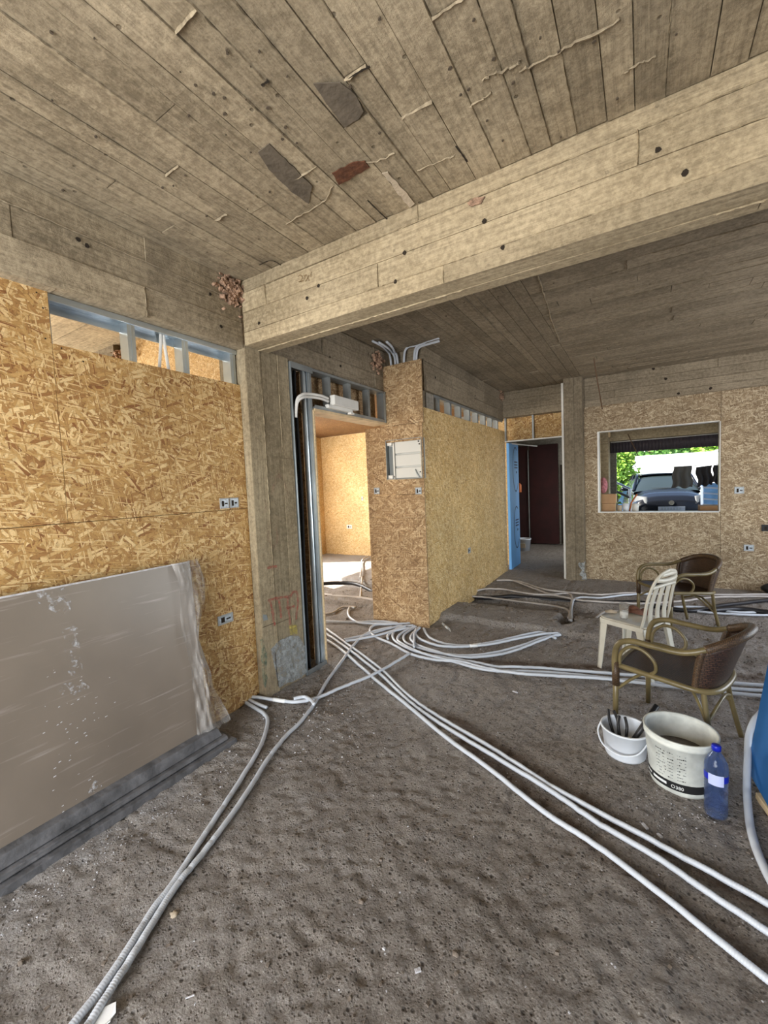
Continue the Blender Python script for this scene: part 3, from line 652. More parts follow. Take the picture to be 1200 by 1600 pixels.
# screws
for x, y in [(57, 457), (67, 481), (71, 529), (96, 544), (130, 565)]:
    c = on(x, y, 0, XW); MB().tube([c, c + Vector((.001, 0, 0))], .004, 8).build('screw', 'dark_hole', wall_left)

# partition box: front sheets and long right side
XR = -2.03
pf = MB()
for z0, z1, x0 in [(0, 1.214, -2.745), (1.217, 1.475, -2.745), (1.478, 2.06, -2.745), (2.063, 2.243, -2.745)]:
    if z0 == 1.478: pf.box((-2.745, 4.095, z0), (-2.475, 4.113, z1)); pf.box((-2.475, 4.095, z0), (-2.012, 4.113, 1.645)); pf.box((-2.024, 4.095, 1.645), (-2.012, 4.113, z1))
    else: pf.box((x0, 4.095, z0 - (.03 if z0 == 0 else 0)), (-2.012, 4.113, z1))
pf.box((-2.475, 4.095, 2.0963), (-2.012, 4.1, 2.1))
pf.box((-2.53, 4.085, 2.246), (-1.992, 4.103, 2.905))
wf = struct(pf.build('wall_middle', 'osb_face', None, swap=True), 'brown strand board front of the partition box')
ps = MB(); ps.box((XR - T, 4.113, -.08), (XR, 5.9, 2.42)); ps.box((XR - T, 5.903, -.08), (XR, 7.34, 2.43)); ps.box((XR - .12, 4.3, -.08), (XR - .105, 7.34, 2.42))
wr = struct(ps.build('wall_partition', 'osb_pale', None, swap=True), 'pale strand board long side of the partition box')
box((-2.757, 4.11, 0), (-2.745, 4.25, 2.24)).build('sheet_edge', 'osb_edge', wf)

# serving window wall
wbk = MB(); YW = 7.15
HX0, HX1, HZ0, HZ1 = -.575, .872, 1.045, 2.247
def holed(mb, x0, x1, z0, z1, y0, y1):
    mb.box((x0, y0, z0), (HX0, y1, z1)); mb.box((HX0, y0, z0), (min(x1, HX1), y1, HZ0)); mb.box((HX0, y0, HZ1), (min(x1, HX1), y1, z1))
holed(wbk, -.765, .884, -.12, 2.64, YW, YW + T); wbk.box((HX1, YW, -.12), (.884, YW + T, 2.64))
wbk.box((.887, YW, -.12), (2.13, YW + T, 2.64)); wbk.box((2.133, YW, -.12), (3.5, YW + T, 2.64))
holed(wbk, -.765, .884, -.12, 2.64, YW + .10, YW + .118); wbk.box((HX1, YW + .10, -.12), (3.5, YW + .118, 2.64))
wall_back = struct(wbk.build('wall_back', 'osb_grey', None), 'greyish strand board wall with serving window')
win = MB(); e = .012
win.box((HX0 - .0, YW - .001, HZ0 - .012), (HX1, YW + .13, HZ0)); win.box((HX0, YW - .001, HZ1), (HX1, YW + .13, HZ1 + .012))
win.box((HX1, YW - .001, HZ0), (HX1 + .01, YW + .13, HZ1)); win.box((HX0 - .01, YW - .001, HZ0 - .012), (HX0 + .012, YW + .02, HZ1 + .012))
window_1 = struct(win.build('window_1', 'white_plastic', None), 'unglazed serving window opening with pale edges')
MB().box((HX0 + .004, YW + .021, HZ0), (HX0 + .02, YW + .098, HZ1)).build('stud', 'steel_dull', window_1)
MB().box((HX0 - .0, YW + .10, HZ0), (HX0 + .022, YW + .13, HZ1)).build('inner_edge', 'pale_wood', window_1)

# door wall header with recessed board panels
hd = MB(); hd.box((XR, 7.47, 2.27), (-1.05, 7.485, 2.66)); wall_far = struct(hd.build('wall_far', 'osb_left', None), 'brown board panels above the far doorway')
fr = empty('door_header_frame', (-1.55, 7.38, 2.26)); tag(fr, 'thin pale metal frame around the far doorway beside the pillar', 'frame')
box((XR, 7.34, 2.245), (-1.05, 7.42, 2.265)).build('head_rail', 'white_plastic', fr)
box((-1.573, 7.345, 2.265), (-1.545, 7.42, 2.66)).build('stud', 'steel_dull', fr)
box((-2.03, 7.345, 2.265), (-2.005, 7.42, 2.66)).build('stud', 'steel_dull', fr)
MB().box((-1.06, 7.0, -.1), (-1.03, 7.015, 3.03)).box((-1.06, 7.0, -.1), (-1.055, 7.2, 3.03)).build('side_rail', 'white_plastic', fr)

# back corridor
cw = MB(); cw.box((XR - .02, 7.5, -.1), (XR, 8.1, 2.9)); cw.box((-3.4, 8.1, -.1), (XR, 8.13, 2.9)); cw.box((-3.4, 8.1, -.1), (-3.38, 11, 2.9)); cw.box((-3.4, 10.75, -.1), (-.5, 10.85, 2.9)); cw.box((-.9, 7.25, -.1), (-.8, 8.6, 2.9)); cw.box((-.9, 8.6, 2.2), (-.8, 10.2, 2.9)); cw.box((-.9, 8.6, -.1), (-.8, 10.2, .4)); cw.box((-.9, 10.2, -.1), (-.8, 10.8, 2.9)); cw.box((-3.4, 7.5, 2.75), (-.8, 10.9, 2.9))
struct(cw.build('wall_corridor', 'concrete_plain', None), 'dim grey corridor walls behind the far doorway')
dr = MB(); dr.box((-2.355, 10.6, .02), (-1.7, 10.64, 2.40)); door_1 = struct(dr.build('door_1', 'door_red', None, bevel=.006), 'tall dark red steel door leaf in the back corridor')
box((-2.34, 10.585, 1.14), (-1.71, 10.6, 1.18)).build('cross_rail', 'door_red', door_1)
MB().tube([(-2.375, 10.58, .05), (-2.375, 10.58, 2.3)], .012, 8).build('edge_bar', 'steel_dull', door_1)
dl = MB(); dl.hexa([(-2.74, 10.5, .02), (-2.40, 10.62, .02), (-2.40, 10.65, .02), (-2.74, 10.53, .02), (-2.74, 10.5, 2.40), (-2.40, 10.62, 2.40), (-2.40, 10.65, 2.40), (-2.74, 10.53, 2.40)])
door_2 = struct(dl.build('door_2', 'door_red', None), 'narrow dark red door leaf beside the wide one')
box((-1.66, 10.66, 0.02), (-1.0, 10.7, 1.9)).build('wall_niche', 'dark_hole', door_1)

# left rooms
lr = MB()
lr.box((-6.35, 7.9, -.1), (-2.14, 7.92, 2.795)); lr.box((-6.62, 8.35, -.1), (-2.14, 8.37, ZC)); lr.box((-6.62, 7.9, -.1), (-6.35, 7.92, 2.795))
w2 = struct(lr.build('wall_back_left', 'osb_warm', None), 'sunlit golden board wall of the left room')
box((-6.62, 7.895, 2.795), (-2.15, 7.925, 2.805)).build('sheet_edge', 'osb_edge', w2)
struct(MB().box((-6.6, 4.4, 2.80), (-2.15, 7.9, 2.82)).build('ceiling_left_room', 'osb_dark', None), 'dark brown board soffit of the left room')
lw = MB(); X6 = -6.6
for y0, y1, z0, z1 in [(-2.6, -1.0, -.1, ZC), (-1.0, 1.8, -.1, .6), (-1.0, 1.8, 2.4, ZC), (1.8, 4.0, -.1, ZC), (4.0, 6.5, -.1, .75), (4.0, 6.5, 2.25, ZC), (6.5, 8.4, -.1, ZC)]: lw.box((X6 - .12, y0, z0), (X6, y1, z1))
struct(lw.build('wall_far_left', 'osb_warm', None), 'outer wall of the left rooms')
pr = MB(); pr.box((-4.4, 2.3, -.1), (-2.75, 2.32, ZC)); pr.box((-4.4, 2.38, -.1), (-2.75, 2.4, ZC)); struct(pr.build('wall_between_left_rooms', 'osb_warm', None), 'golden board wall seen through the slot above the left wall')
lb = MB(); lb.box((-6.6, 2.22, 2.80), (-4.42, 2.42, ZC)); o = struct(lb.build('trim_10', 'concrete_shaded', None), 'concrete beam in the left room'); rubble('brick_rubble', (-4.35, 2.25, 2.98), (.25, .05, .05), 9, o, 120)
bk = MB(); bk.box((-2.70, 2.58, -.1), (-2.68, 2.88, ZB)); bk.box((-2.70, 2.866, -.1), (-2.60, 2.872, 2.27)); bk.box((-2.70, 2.86, 2.27), (-2.60, 2.88, ZB)); bk.box((-2.62, 2.86, 2.27), (-2.60, 4.1, ZB)); struct(bk.build('wall_doorway_back', 'osb_face', None, swap=True), 'board backing behind the metal stud frame')
bw_ = MB(); bw_.box((-6.8, -2.75, -.1), (-2.5, -2.65, ZC)); bw_.box((.4, -2.75, -.1), (3.5, -2.65, ZC)); bw_.box((-2.5, -2.75, 2.6), (.4, -2.65, ZC)); struct(bw_.build('wall_front_unseen', 'concrete_plain', None))  # unseen wall, closed on the right to keep light off that side
rw = MB(); rw.box((3.4, -2.7, -.1), (3.5, 2.9, ZC)); rw.box((3.4, 2.9, -.1), (3.5, 6.3, .35)); rw.box((3.4, 2.9, 2.35), (3.5, 6.3, ZC)); rw.box((3.4, 6.3, -.1), (3.5, 7.3, ZC)); struct(rw.build('wall_right', 'concrete_plain', None))

# ================================================================== STUD FRAMES
def cstud(x, y, z0, z1, name, par, w=.05, d=.07, mat='steel', face=1, lip=.012):
    """open C profile standing upright, web towards the room"""
    t = .002; mb = MB()
    mb.box((x - d, y, z0), (x, y + t, z1)); mb.box((x - d, y + w - t, z0), (x, y + w, z1)); mb.box((x - t, y, z0), (x, y + w, z1)) if face else mb.box((x - d, y, z0), (x - d + t, y + w, z1))
    mb.box((x - d, y, z0), (x - d + t, y + lip, z1)); mb.box((x - d, y + w - lip, z0), (x - d + t, y + w, z1))
    mb.box((x, y + w * .45, z0), (x + .003, y + w * .55, z1))
    return mb.build(name, mat, par)
g1 = empty('metal_stud_frame', (-2.55, 1.5, 2.37)); tag(g1, 'galvanised stud frame in the slot above the left board wall', 'stud frame')
MB().box((XW - .11, .98, 2.60), (XW - .012, 2.13, 2.617)).box((XW - .02, .98, 2.585), (XW - .012, 2.13, 2.617)).box((XW - .11, .98, 2.55), (XW - .102, 2.13, 2.617)).build('top_track', 'steel', g1)
for yy in (1.36, 1.70, 2.075): cstud(XW - .02, yy, 2.30, 2.60, 'stud', g1, .045, .085)
MB().box((XW - .06, .978, 2.34), (XW - .02, .986, 2.60)).build('end_stud', 'steel_dull', g1)
g2 = empty('metal_stud_frame', (-2.47, 2.72, 0)); tag(g2, 'tall galvanised stud frame between the near column and the doorway', 'stud frame')
cstud(-2.44, 2.58, .0, 2.62, 'stud', g2, .016, .10, lip=.004); cstud(-2.455, 2.80, .0, 2.62, 'stud', g2, .052, .08)
MB().tube([(-2.475, 2.778, .0), (-2.475, 2.778, 2.62)], .014, 12).build('stud', 'steel', g2)
MB().box((-2.56, 2.585, -.02), (-2.44, 2.85, .0)).box((-2.442, 2.585, -.02), (-2.44, 2.85, .035)).build('bottom_track', 'steel_dull', g2)
MB().box((-2.56, 2.585, 2.61), (-2.44, 2.86, 2.63)).box((-2.442, 2.585, 2.58), (-2.44, 2.86, 2.63)).build('top_track', 'steel_dull', g2)
MB().box((-2.56, 2.852, 0), (-2.445, 2.866, 2.27)).build('side_board', 'osb_edge', g2)
g3 = empty('metal_stud_frame', (-2.47, 3.4, 2.27)); tag(g3, 'galvanised stud frame over the doorway behind the white box', 'stud frame')
for yy in (3.10, 3.42, 3.76): cstud(-2.47, yy, 2.30, 2.61, 'stud', g3, .04, .07, 'steel_dull')
cstud(-2.44, 4.03, 2.28, 2.62, 'stud', g3, .05, .09, 'steel')
MB().box((-2.56, 2.86, 2.605), (-2.44, 4.09, 2.625)).box((-2.442, 2.86, 2.603), (-2.44, 4.09, 2.625)).build('top_track', 'steel_dull', g3)
MB().box((-2.56, 2.866, 2.285), (-2.44, 4.09, 2.30)).box((-2.442, 2.866, 2.285), (-2.44, 4.09, 2.315)).build('bottom_track', 'steel_dull', g3)
MB().box((-2.62, 2.866, 2.262), (-2.44, 4.09, 2.284)).build('lintel_board', 'pale_wood', g3)
g4 = empty('metal_stud_frame', (-2.06, 5.7, 2.42)); tag(g4, 'row of short galvanised studs above the pale board partition', 'stud frame')
for yy in (4.62, 4.98, 5.32, 5.66, 6.0, 6.34, 6.68, 7.0): cstud(XR - .02, yy, 2.38, 2.60, 'stud', g4, .05, .08, 'steel_dull')
MB().box((XR - .10, 4.5, 2.592), (XR - .01, 7.26, 2.605)).box((XR - .014, 4.5, 2.575), (XR - .01, 7.26, 2.605)).build('top_track', 'steel_dull', g4)
MB().box((XR - .09, 4.30, 2.40), (XR - .02, 4.5, 2.60)).build('column_filler', 'concrete_plain', g4)
# black cable bundle in the tall frame
for i, (dy, dx) in enumerate([(-.02, -.01), (.022, .01), (.012, -.02)]):
    t = MB().tube(smooth_path([(-2.50 + dx, 2.65 + dy, .02), (-2.50 + dx, 2.65 + dy, .9), (-2.49 + dx, 2.66 + dy, 1.6), (-2.50 + dx, 2.655 + dy, 2.3), (-2.5 + dx, 2.66 + dy, 2.58)], 8), .014, 8)
    tag(t.build('cable', 'label_black', None, True), ['left', 'right', 'rearmost'][i] + ' black cable of the bundle inside the tall stud frame', 'cable', 'black cables in the tall stud frame')
# white unit hung from the lintel frame
u = empty('electrical_unit', (-2.41, 3.28, 2.38)); tag(u, 'white rectangular plastic unit hanging in the studs over the doorway', 'electrical box')
cA = on(513, 618, 0, -2.40); cB = on(554, 627, 0, -2.40); dv = (cB - cA)
MB().hexa([(-2.43, 3.06, 2.335), (-2.37, 3.06, 2.335), (-2.37, 3.44, 2.330), (-2.43, 3.44, 2.330), (-2.43, 3.06, 2.425), (-2.37, 3.06, 2.425), (-2.37, 3.44, 2.420), (-2.43, 3.44, 2.420)]).build('cover', 'white_plastic', u, bevel=.006)
MB().hexa([(-2.44, 3.02, 2.305), (-2.40, 3.02, 2.305), (-2.40, 3.38, 2.30), (-2.44, 3.38, 2.30), (-2.44, 3.0, 2.335), (-2.40, 3.0, 2.335), (-2.40, 3.38, 2.335), (-2.44, 3.38, 2.335)]).build('base', 'white_plastic', u, bevel=.004)
MB().box((-2.43, 3.33, 2.285), (-2.39, 3.39, 2.305)).build('terminal', 'white_plastic', u, bevel=.003)
for dz in (0, .026):
    t = MB().tube(smooth_path([(-2.42, 3.03, 2.365 + dz), (-2.42, 2.93, 2.375 + dz), (-2.43, 2.80, 2.37 + dz), (-2.425, 2.70, 2.35 + dz), (-2.44, 2.645, 2.30 + dz), (-2.45, 2.63, 2.18 + dz)], 8), .012, 10)
    t.build('feed_tube', 'white_plastic', u, True)

# ================================================================== ELECTRICAL
def back_box(px, ax, v, w, h, n, label, mat='box_grey', group='flush socket boxes'):
    c = on(*px, ax, v); out = 1 if ax == 0 else -1
    e = empty('socket_box', c); tag(e, label, 'socket box', group)
    def B(a, d0, b2, d1, z0, z1):      # a..b2 along the wall, d0..d1 outwards
        if ax == 0: return ((c.x + out * d0, c.y + a, c.z + z0), (c.x + out * d1, c.y + b2, c.z + z1))
        return ((c.x + a, c.y + out * d0, c.z + z0), (c.x + b2, c.y + out * d1, c.z + z1))
    cell = w / n
    for i in range(n):
        a = -w / 2 + i * cell; g = cell * .05; fm = MB(); t = cell * .09
        fm.box(*B(a + g, 0.0005, a + cell - g, .006, -h / 2, -h / 2 + t)); fm.box(*B(a + g, 0.0005, a + cell - g, .006, h / 2 - t, h / 2))
        fm.box(*B(a + g, 0.0005, a + g + t, .006, -h / 2, h / 2)); fm.box(*B(a + cell - g - t, 0.0005, a + cell - g, .006, -h / 2, h / 2))
        fr_ = fm.build('rim', 'rim_grey' if mat == 'box_grey' else mat, e)
        MB().box(*B(a + g, .0005, a + cell - g, .002, -h / 2, h / 2)).build('inside', mat, e)
        MB().box(*B(a + cell * .25, .002, a + cell * .45, .004, -h * .3, h * .25)).box(*B(a + cell * .55, .002, a + cell * .8, .004, -h * .1, h * .05)).build('bracket', 'dark_hole', e)
    return e
back_box((358, 786), 0, XW, .165, .072, 2, 'double grey socket box at switch height on the left board wall')
back_box((352, 967), 0, XW, .14, .066, 1, 'low pale socket box on the left board wall beside the leaning boards')
back_box((589, 767), 1, 4.095, .085, .075, 1, 'left grey socket box under the open fuse panel')
back_box((654, 767), 1, 4.095, .085, .075, 1, 'right grey socket box under the open fuse panel')
back_box((733, 860), 0, XR, .10, .075, 1, 'low grey socket box on the long pale partition')
back_box((1155, 766), 1, YW, .11, .09, 1, 'upper grey socket box right of the serving window')
back_box((1170, 856), 1, YW, .115, .085, 1, 'low grey socket box right of the serving window')
back_box((1200, 825), 1, YW, .14, .085, 1, 'black box on the far wall at the right picture edge', 'black_plastic')
back_box((546, 823), 1, 7.895, .17, .09, 1, 'white double socket box low on the sunlit left room wall', 'white_plastic')
back_box((566, 779), 1, 7.895, .05, .09, 1, 'small dark socket cut-out on the sunlit left room wall', 'box_grey')

fp = empty('fuse_panel', (-2.25, 4.10, 1.65)); tag(fp, 'open white electrical distribution panel set in the brown board front', 'fuse panel')
X0, X1, Z0, Z1 = -2.475, -2.024, 1.648, 2.09
MB().box((X0, 4.16, Z0), (X1, 4.17, Z1)).build('back_plate', 'panel_white', fp)
MB().box((X0, 4.085, Z0), (X0 + .006, 4.16, Z1)).box((X1 - .006, 4.085, Z0), (X1, 4.16, Z1)).box((X0, 4.085, Z0), (X1, 4.16, Z0 + .006)).box((X0, 4.085, Z1 - .006), (X1, 4.16, Z1)).build('housing', 'steel_dull', fp)
mb = MB()
for z0, z1 in ((Z0 + .012, Z0 + .125), (Z0 + .145, Z0 + .27), (Z0 + .29, Z1 - .012)): mb.box((X0 + .10, 4.125, z0), (X1 - .02, 4.135, z1))
mcov = mb.build('module_cover', 'panel_white', fp, bevel=.003)
MB().box((X0 + .075, 4.115, Z0 + .01), (X0 + .095, 4.14, Z1 - .01)).build('side_rail', 'panel_white', fp)
MB().box((X1 - .018, 4.115, Z0 + .01), (X1 - .008, 4.14, Z1 - .01)).build('side_rail', 'panel_white', fp)
for z in (Z0 + .03, Z1 - .04):
    MB().box((X0 + .01, 4.10, z - .02), (X0 + .07, 4.13, z + .02)).build('hinge', 'white_plastic', fp, bevel=.004)
MB().box((X0 + .012, 4.14, Z0 + .05), (X0 + .07, 4.15, Z1 - .07)).build('cable_slot', 'label_grey', fp)
for x, z in ((X0 + .085, Z0 + .03), (X0 + .085, Z1 - .03), (X1 - .05, Z1 - .04), (X1 - .04, Z1 - .07), (X1 - .04, Z0 + .07)): MB().box((x - .006, 4.112, z - .006), (x + .006, 4.126, z + .006)).build('screw', 'dark_hole', mcov)
MB().tube([(X1 - .10, 4.12, Z0 + .10), (X1 - .075, 4.115, Z0 + .05), (X1 - .05, 4.12, Z0 + .01)], .008, 8).build('latch_rod', 'steel_dull', fp)

# ================================================================== CONDUITS
R_C = .0125
def conduit(label, px, z=0.0, r=R_C, mat='conduit', name='conduit', group='corrugated conduits on the floor', corr=2.3, pts3=None, tape=(), dz=None):
    if pts3 is None:
        pts3 = []
        for i, p in enumerate(px):
            lift = z + (dz[i] if dz else 0); q = P(p[0], p[1], r + lift); pts3.append(q)
    pts = smooth_path(pts3, 10)
    if px is not None:      # follow the rough floor
        k = len(pts3) - 1
        for i, q in enumerate(pts):
            f = i / 10; j = min(int(f), k - 1); t = f - j; lift = z + ((dz[j] * (1 - t) + dz[j + 1] * t) if dz else 0)
            q.z = fh(q.x, q.y) * .3 + r + lift + .004
    fine = []; acc = 0.0; rad = []
    cpos = Vector((0, 0, EYE)); i = 0
    dense = []
    for a, c in zip(pts, pts[1:]):
        near = ((a + c) / 2 - cpos).length < corr; st = .0022 if near else .03
        n = max(1, int((c - a).length / st))
        for q in range(n): dense.append((a.lerp(c, q / n), near))
    dense.append((pts[-1], False)); L = 0; out = []; rs = []
    for i, (p, near) in enumerate(dense):
        if i: L += (p - dense[i - 1][0]).length
        out.append(p); rs.append(r * (1 + (.045 * math.sin(2 * PI * L / .0078) if near else 0)))
    o = MB().tube(out, rs, 10).build(name, mat, None, True); tag(o, label, 'conduit', group)
    for a, c in tape:
        k0 = int(a * (len(pts) - 1)); k1 = max(k0 + 1, int(c * (len(pts) - 1))); seg = pts[k0:k1 + 1]
        MB().tube(seg, r * 1.18, 10).build('joint_sleeve', 'tape', o, True)
    return o
conduit('upper of three long white conduits running to the lower right corner', [(504, 980), (532, 999), (562, 1020), (600, 1050), (640, 1088), (700, 1128), (780, 1176), (868, 1232), (1000, 1302), (1100, 1358), (1260, 1448)], corr=2.7)
conduit('middle of three long white conduits running to the lower right corner', [(503, 986), (530, 1006), (560, 1028), (598, 1058), (640, 1096), (700, 1138), (780, 1188), (868, 1242), (930, 1284), (1030, 1342), (1110, 1398), (1260, 1500)], corr=2.7)
conduit('lowest of three long white conduits running to the lower right corner', [(504, 997), (530, 1014), (560, 1041), (590, 1066), (640, 1105), (700, 1153), (762, 1200), (850, 1270), (925, 1320), (1040, 1405), (1120, 1470), (1260, 1580)], corr=2.7)
conduit('left conduit of the pair coming forward beside the leaning boards', [(381, 1096), (398, 1107), (413, 1117), (418, 1127), (414, 1148), (404, 1172), (380, 1212), (352, 1256), (318, 1308), (288, 1354), (262, 1392), (238, 1424), (200, 1484), (160, 1544), (110, 1610), (70, 1665)], corr=3.0)
conduit('right conduit of the pair coming forward from the tangle by the box', [(612, 980), (590, 985), (570, 992), (552, 1010), (534, 1034), (511, 1066), (490, 1101), (468, 1130), (446, 1152), (420, 1186), (385, 1240), (350, 1290), (312, 1342), (285, 1372), (262, 1405), (236, 1448), (205, 1500), (172, 1552), (132, 1612), (95, 1668)], z=.004, corr=3.0)
conduit('conduit from under the left wall crossing to the box bundle', [(388, 1089), (410, 1092), (432, 1094), (460, 1097), (482, 1094), (500, 1090), (540, 1073), (582, 1056), (612, 1040), (640, 1021)], z=.012, corr=0, tape=((.20, .28),))
conduit('short conduit stub poking out under the left wall', [(384, 1091), (400, 1100), (417, 1107)], z=.006, corr=0)
conduit('hooked loose conduit end beside the near column', [(459, 1092), (468, 1090), (477, 1090), (486, 1094), (491, 1101)], z=.03, corr=0)
# bundle at the foot of the box
conduit('long conduit crossing the doorway to the box foot', [(500, 972), (530, 972), (560, 973), (590, 972), (620, 975)], corr=0)
conduit('conduit curling out of the left room doorway', [(554, 944), (546, 950), (544, 960), (552, 969), (566, 974), (600, 976), (622, 976)], z=.006, corr=0)
conduit('upper thick conduit running behind the tangle', [(538, 1000), (560, 995), (585, 990), (605, 983), (628, 978)], z=.0, corr=0)
conduit('lower thick conduit running behind the tangle', [(540, 1003), (565, 998), (590, 993), (612, 986), (634, 979)], z=.012, corr=0)
LOOPS = [('outermost white loop sweeping from the box to the right edge', [(642, 975), (610, 976), (586, 978), (578, 985), (588, 996), (612, 1006), (640, 1021), (672, 1031), (707, 1037), (740, 1044), (770, 1049), (815, 1050), (870, 1054), (950, 1060), (1060, 1070), (1215, 1083)]),
         ('second white loop sweeping from the box to the right edge', [(646, 978), (624, 980), (614, 990), (617, 1002), (640, 1014), (672, 1025), (715, 1031), (745, 1037), (775, 1043), (830, 1044), (885, 1048), (950, 1052), (1060, 1062), (1215, 1074)]),
         ('third white loop sweeping from the box to the right edge', [(648, 979), (640, 983), (630, 988), (622, 996), (624, 1003), (650, 1017), (690, 1030), (725, 1037), (757, 1045), (815, 1054), (880, 1058), (950, 1064), (1060, 1074), (1215, 1090)]),
         ('lower left conduit of the fan ending at the floor notch', [(650, 980), (640, 986), (631, 994), (634, 1004), (655, 1013), (690, 1022), (730, 1025), (775, 1020), (815, 1008), (845, 998), (876, 993)]),
         ('middle conduit of the fan ending at the floor notch', [(655, 981), (645, 990), (642, 1000), (655, 1009), (685, 1019), (720, 1027), (760, 1026), (800, 1018), (835, 1005), (874, 991)]),
         ('inner conduit of the fan ending at the floor notch', [(650, 983), (650, 992), (662, 1001), (690, 1009), (730, 1011), (770, 1006), (810, 998), (845, 991), (872, 990)]),
         ('innermost conduit of the fan ending at the floor notch', [(662, 983), (668, 993), (678, 1001), (700, 1007), (735, 1008), (775, 1002), (815, 993), (845, 988), (868, 989)])]
for i, (lb_, px) in enumerate(LOOPS): conduit(lb_, px, z=.004 * (i % 3), corr=0, tape=((.52, .56),) if i in (5, 6) else ())
conduit('short dangling conduit end below the box corner', [(656, 981), (648, 990), (647, 1004), (647, 1011)], z=.02, corr=0)
conduit('short curled conduit at the left of the box fan', [(640, 982), (620, 985), (607, 992), (606, 999)], z=.01, corr=0)
# far conduits
FAR = [('dusty conduit leaving the partition far corner towards the chairs', [(776, 908), (800, 908), (835, 920), (860, 929), (892, 942), (888, 970)], 'conduit_dusty'),
       ('upper dusty conduit crossing to the serving wall', [(776, 907), (810, 909), (850, 921), (900, 928), (940, 929), (985, 927), (1060, 930), (1215, 929)], 'conduit_dusty'),
       ('dusty conduit bending along the trench edge', [(737, 936), (760, 932), (790, 933), (830, 941), (865, 943), (910, 939), (960, 941), (1000, 943), (1060, 940), (1120, 934), (1215, 932)], 'conduit_dusty'),
       ('dusty conduit dropping into the trench by the partition', [(738, 940), (760, 943), (800, 947), (835, 952), (870, 957), (888, 964), (890, 975)], 'conduit_dusty'),
       ('white conduit looping up out of the floor notch', [(893, 972), (894, 955), (905, 943), (940, 935), (990, 929), (1050, 929)], 'conduit'),
       ('dusty conduit running from the notch under the plastic chair', [(898, 975), (915, 968), (945, 965), (975, 966)], 'conduit_dusty'),
       ('bright conduit behind the far wicker chair, lower line', [(1030, 962), (1090, 960), (1150, 958), (1215, 956)], 'conduit'),
       ('bright conduit behind the far wicker chair, upper line', [(1030, 958), (1090, 957), (1150, 961), (1215, 962)], 'conduit'),
       ('dark conduit bent along the far floor', [(1090, 910), (1130, 914), (1137, 913)], 'conduit')]
for lb_, px, mt in FAR: conduit(lb_, px, corr=0, mat=mt, z=.004, dz=None)
conduit('black pipe lying in the trench behind the partition foot', [(742, 941), (800, 944), (860, 950), (930, 954), (1000, 956), (1060, 958)], z=-.045, r=.03, mat='black_pipe', name='pipe', group='black pipes', corr=0)
conduit('black pipe angling to the right edge near the far chair', [(1020, 960), (1080, 955), (1130, 946), (1215, 936)], z=.0, r=.022, mat='black_pipe', name='pipe', group='black pipes', corr=0)
conduit('black pipe at the right edge behind the near wicker chair', [(1110, 968), (1160, 968), (1230, 972)], z=.0, r=.03, mat='black_pipe', name='pipe', group='black pipes', corr=0)
conduit('black pipe on the left room floor seen through the doorway', [(480, 913), (520, 917), (560, 921), (600, 927)], z=.02, r=.03, mat='black_pipe', name='pipe', group='black pipes', corr=0)
conduit('pale pipe in front of the black one in the left room', [(480, 921), (520, 927), (560, 931), (600, 936)], z=.01, r=.022, mat='conduit_dusty', corr=0)
conduit('pink conduit winding across the sunlit floor of the left room', [(575, 869), (566, 876), (565, 890), (563, 902), (566, 912), (565, 922), (563, 930)], z=.02, r=.014, mat='conduit_dusty', corr=0)
conduit('dusty conduit in the left room curving to the doorway', [(496, 959), (518, 958), (535, 950), (556, 943)], z=.0, mat='conduit_dusty', corr=0)
conduit('thick grey conduit standing beside the blue boards at the right edge', [(1198, 1108), (1180, 1125), (1170, 1150), (1168, 1190), (1167, 1235), (1172, 1290), (1186, 1340), (1215, 1400)], z=.0, r=.016, mat='conduit', corr=2.4, dz=[.25, .22, .16, .09, .03, 0, 0, 0])
# conduits sprouting over the box
def topc(label, pts): conduit(label, None, pts3=[Vector(p) for p in pts], corr=0, group='conduits sprouting over the box')
yb = 4.16
def C4(px): return tuple(on(px[0], px[1], 2, 3.05))
def T4(px, y): return tuple(on(px[0], px[1], 1, y))
topc('conduit bending left above the box, first from the left', [T4((612, 580), yb), T4((610, 560), yb), T4((607, 551), yb), C4((597, 541)), C4((582, 533))])
topc('conduit bending left above the box, second from the left', [T4((618, 578), yb), T4((617, 560), yb), T4((613, 551), yb), C4((605, 543)), C4((592, 535))])
topc('conduit bending left above the box, third from the left', [T4((623, 577), yb), T4((620, 556), yb), T4((617, 551), yb), C4((612, 542)), C4((604, 534))])
topc('conduit arching right above the box, inner one', [T4((631, 576), yb), T4((632, 552), yb), T4((637, 543), yb), T4((648, 540), yb), T4((664, 537), yb)])
topc('conduit arching right above the box, upper long one', [T4((647, 574), yb), T4((648, 550), yb), T4((654, 539), yb), T4((668, 533), yb - .03), T4((686, 528), yb - .06)])
topc('conduit arching right above the box, lower long one', [T4((650, 574), yb), T4((651, 552), yb), T4((655, 543), yb), T4((668, 538), yb - .03), T4((686, 533), yb - .06)])
# wires
w_ = MB().tube(smooth_path([on(928, 560, 2, ZC), on(930, 575, 1, 6.1), on(936, 610, 1, 6.15), on(941, 639, 1, 6.1)], 8), .007, 8)
tag(w_.build('hanging_rod', 'rust_wire', None, True), 'thin rusty rod hanging from the ceiling left of the serving window', 'wire')
a1 = on(716 / 2.857, 0 + 400 + 320 / 2.857, 0, -2.585)
for lb_, pts in (('left white cable hanging in the slot above the left wall', [(251, 512), (251, 540), (249, 575)]), ('right white cable hanging in the slot above the left wall', [(254, 516), (258, 545), (264, 580)])):
    tag(MB().tube(smooth_path([on(x, y, 0, -2.60) for x, y in pts], 6), .010, 8).build('cable', 'white_plastic', None, True), lb_, 'cable', 'white cables in the slot')

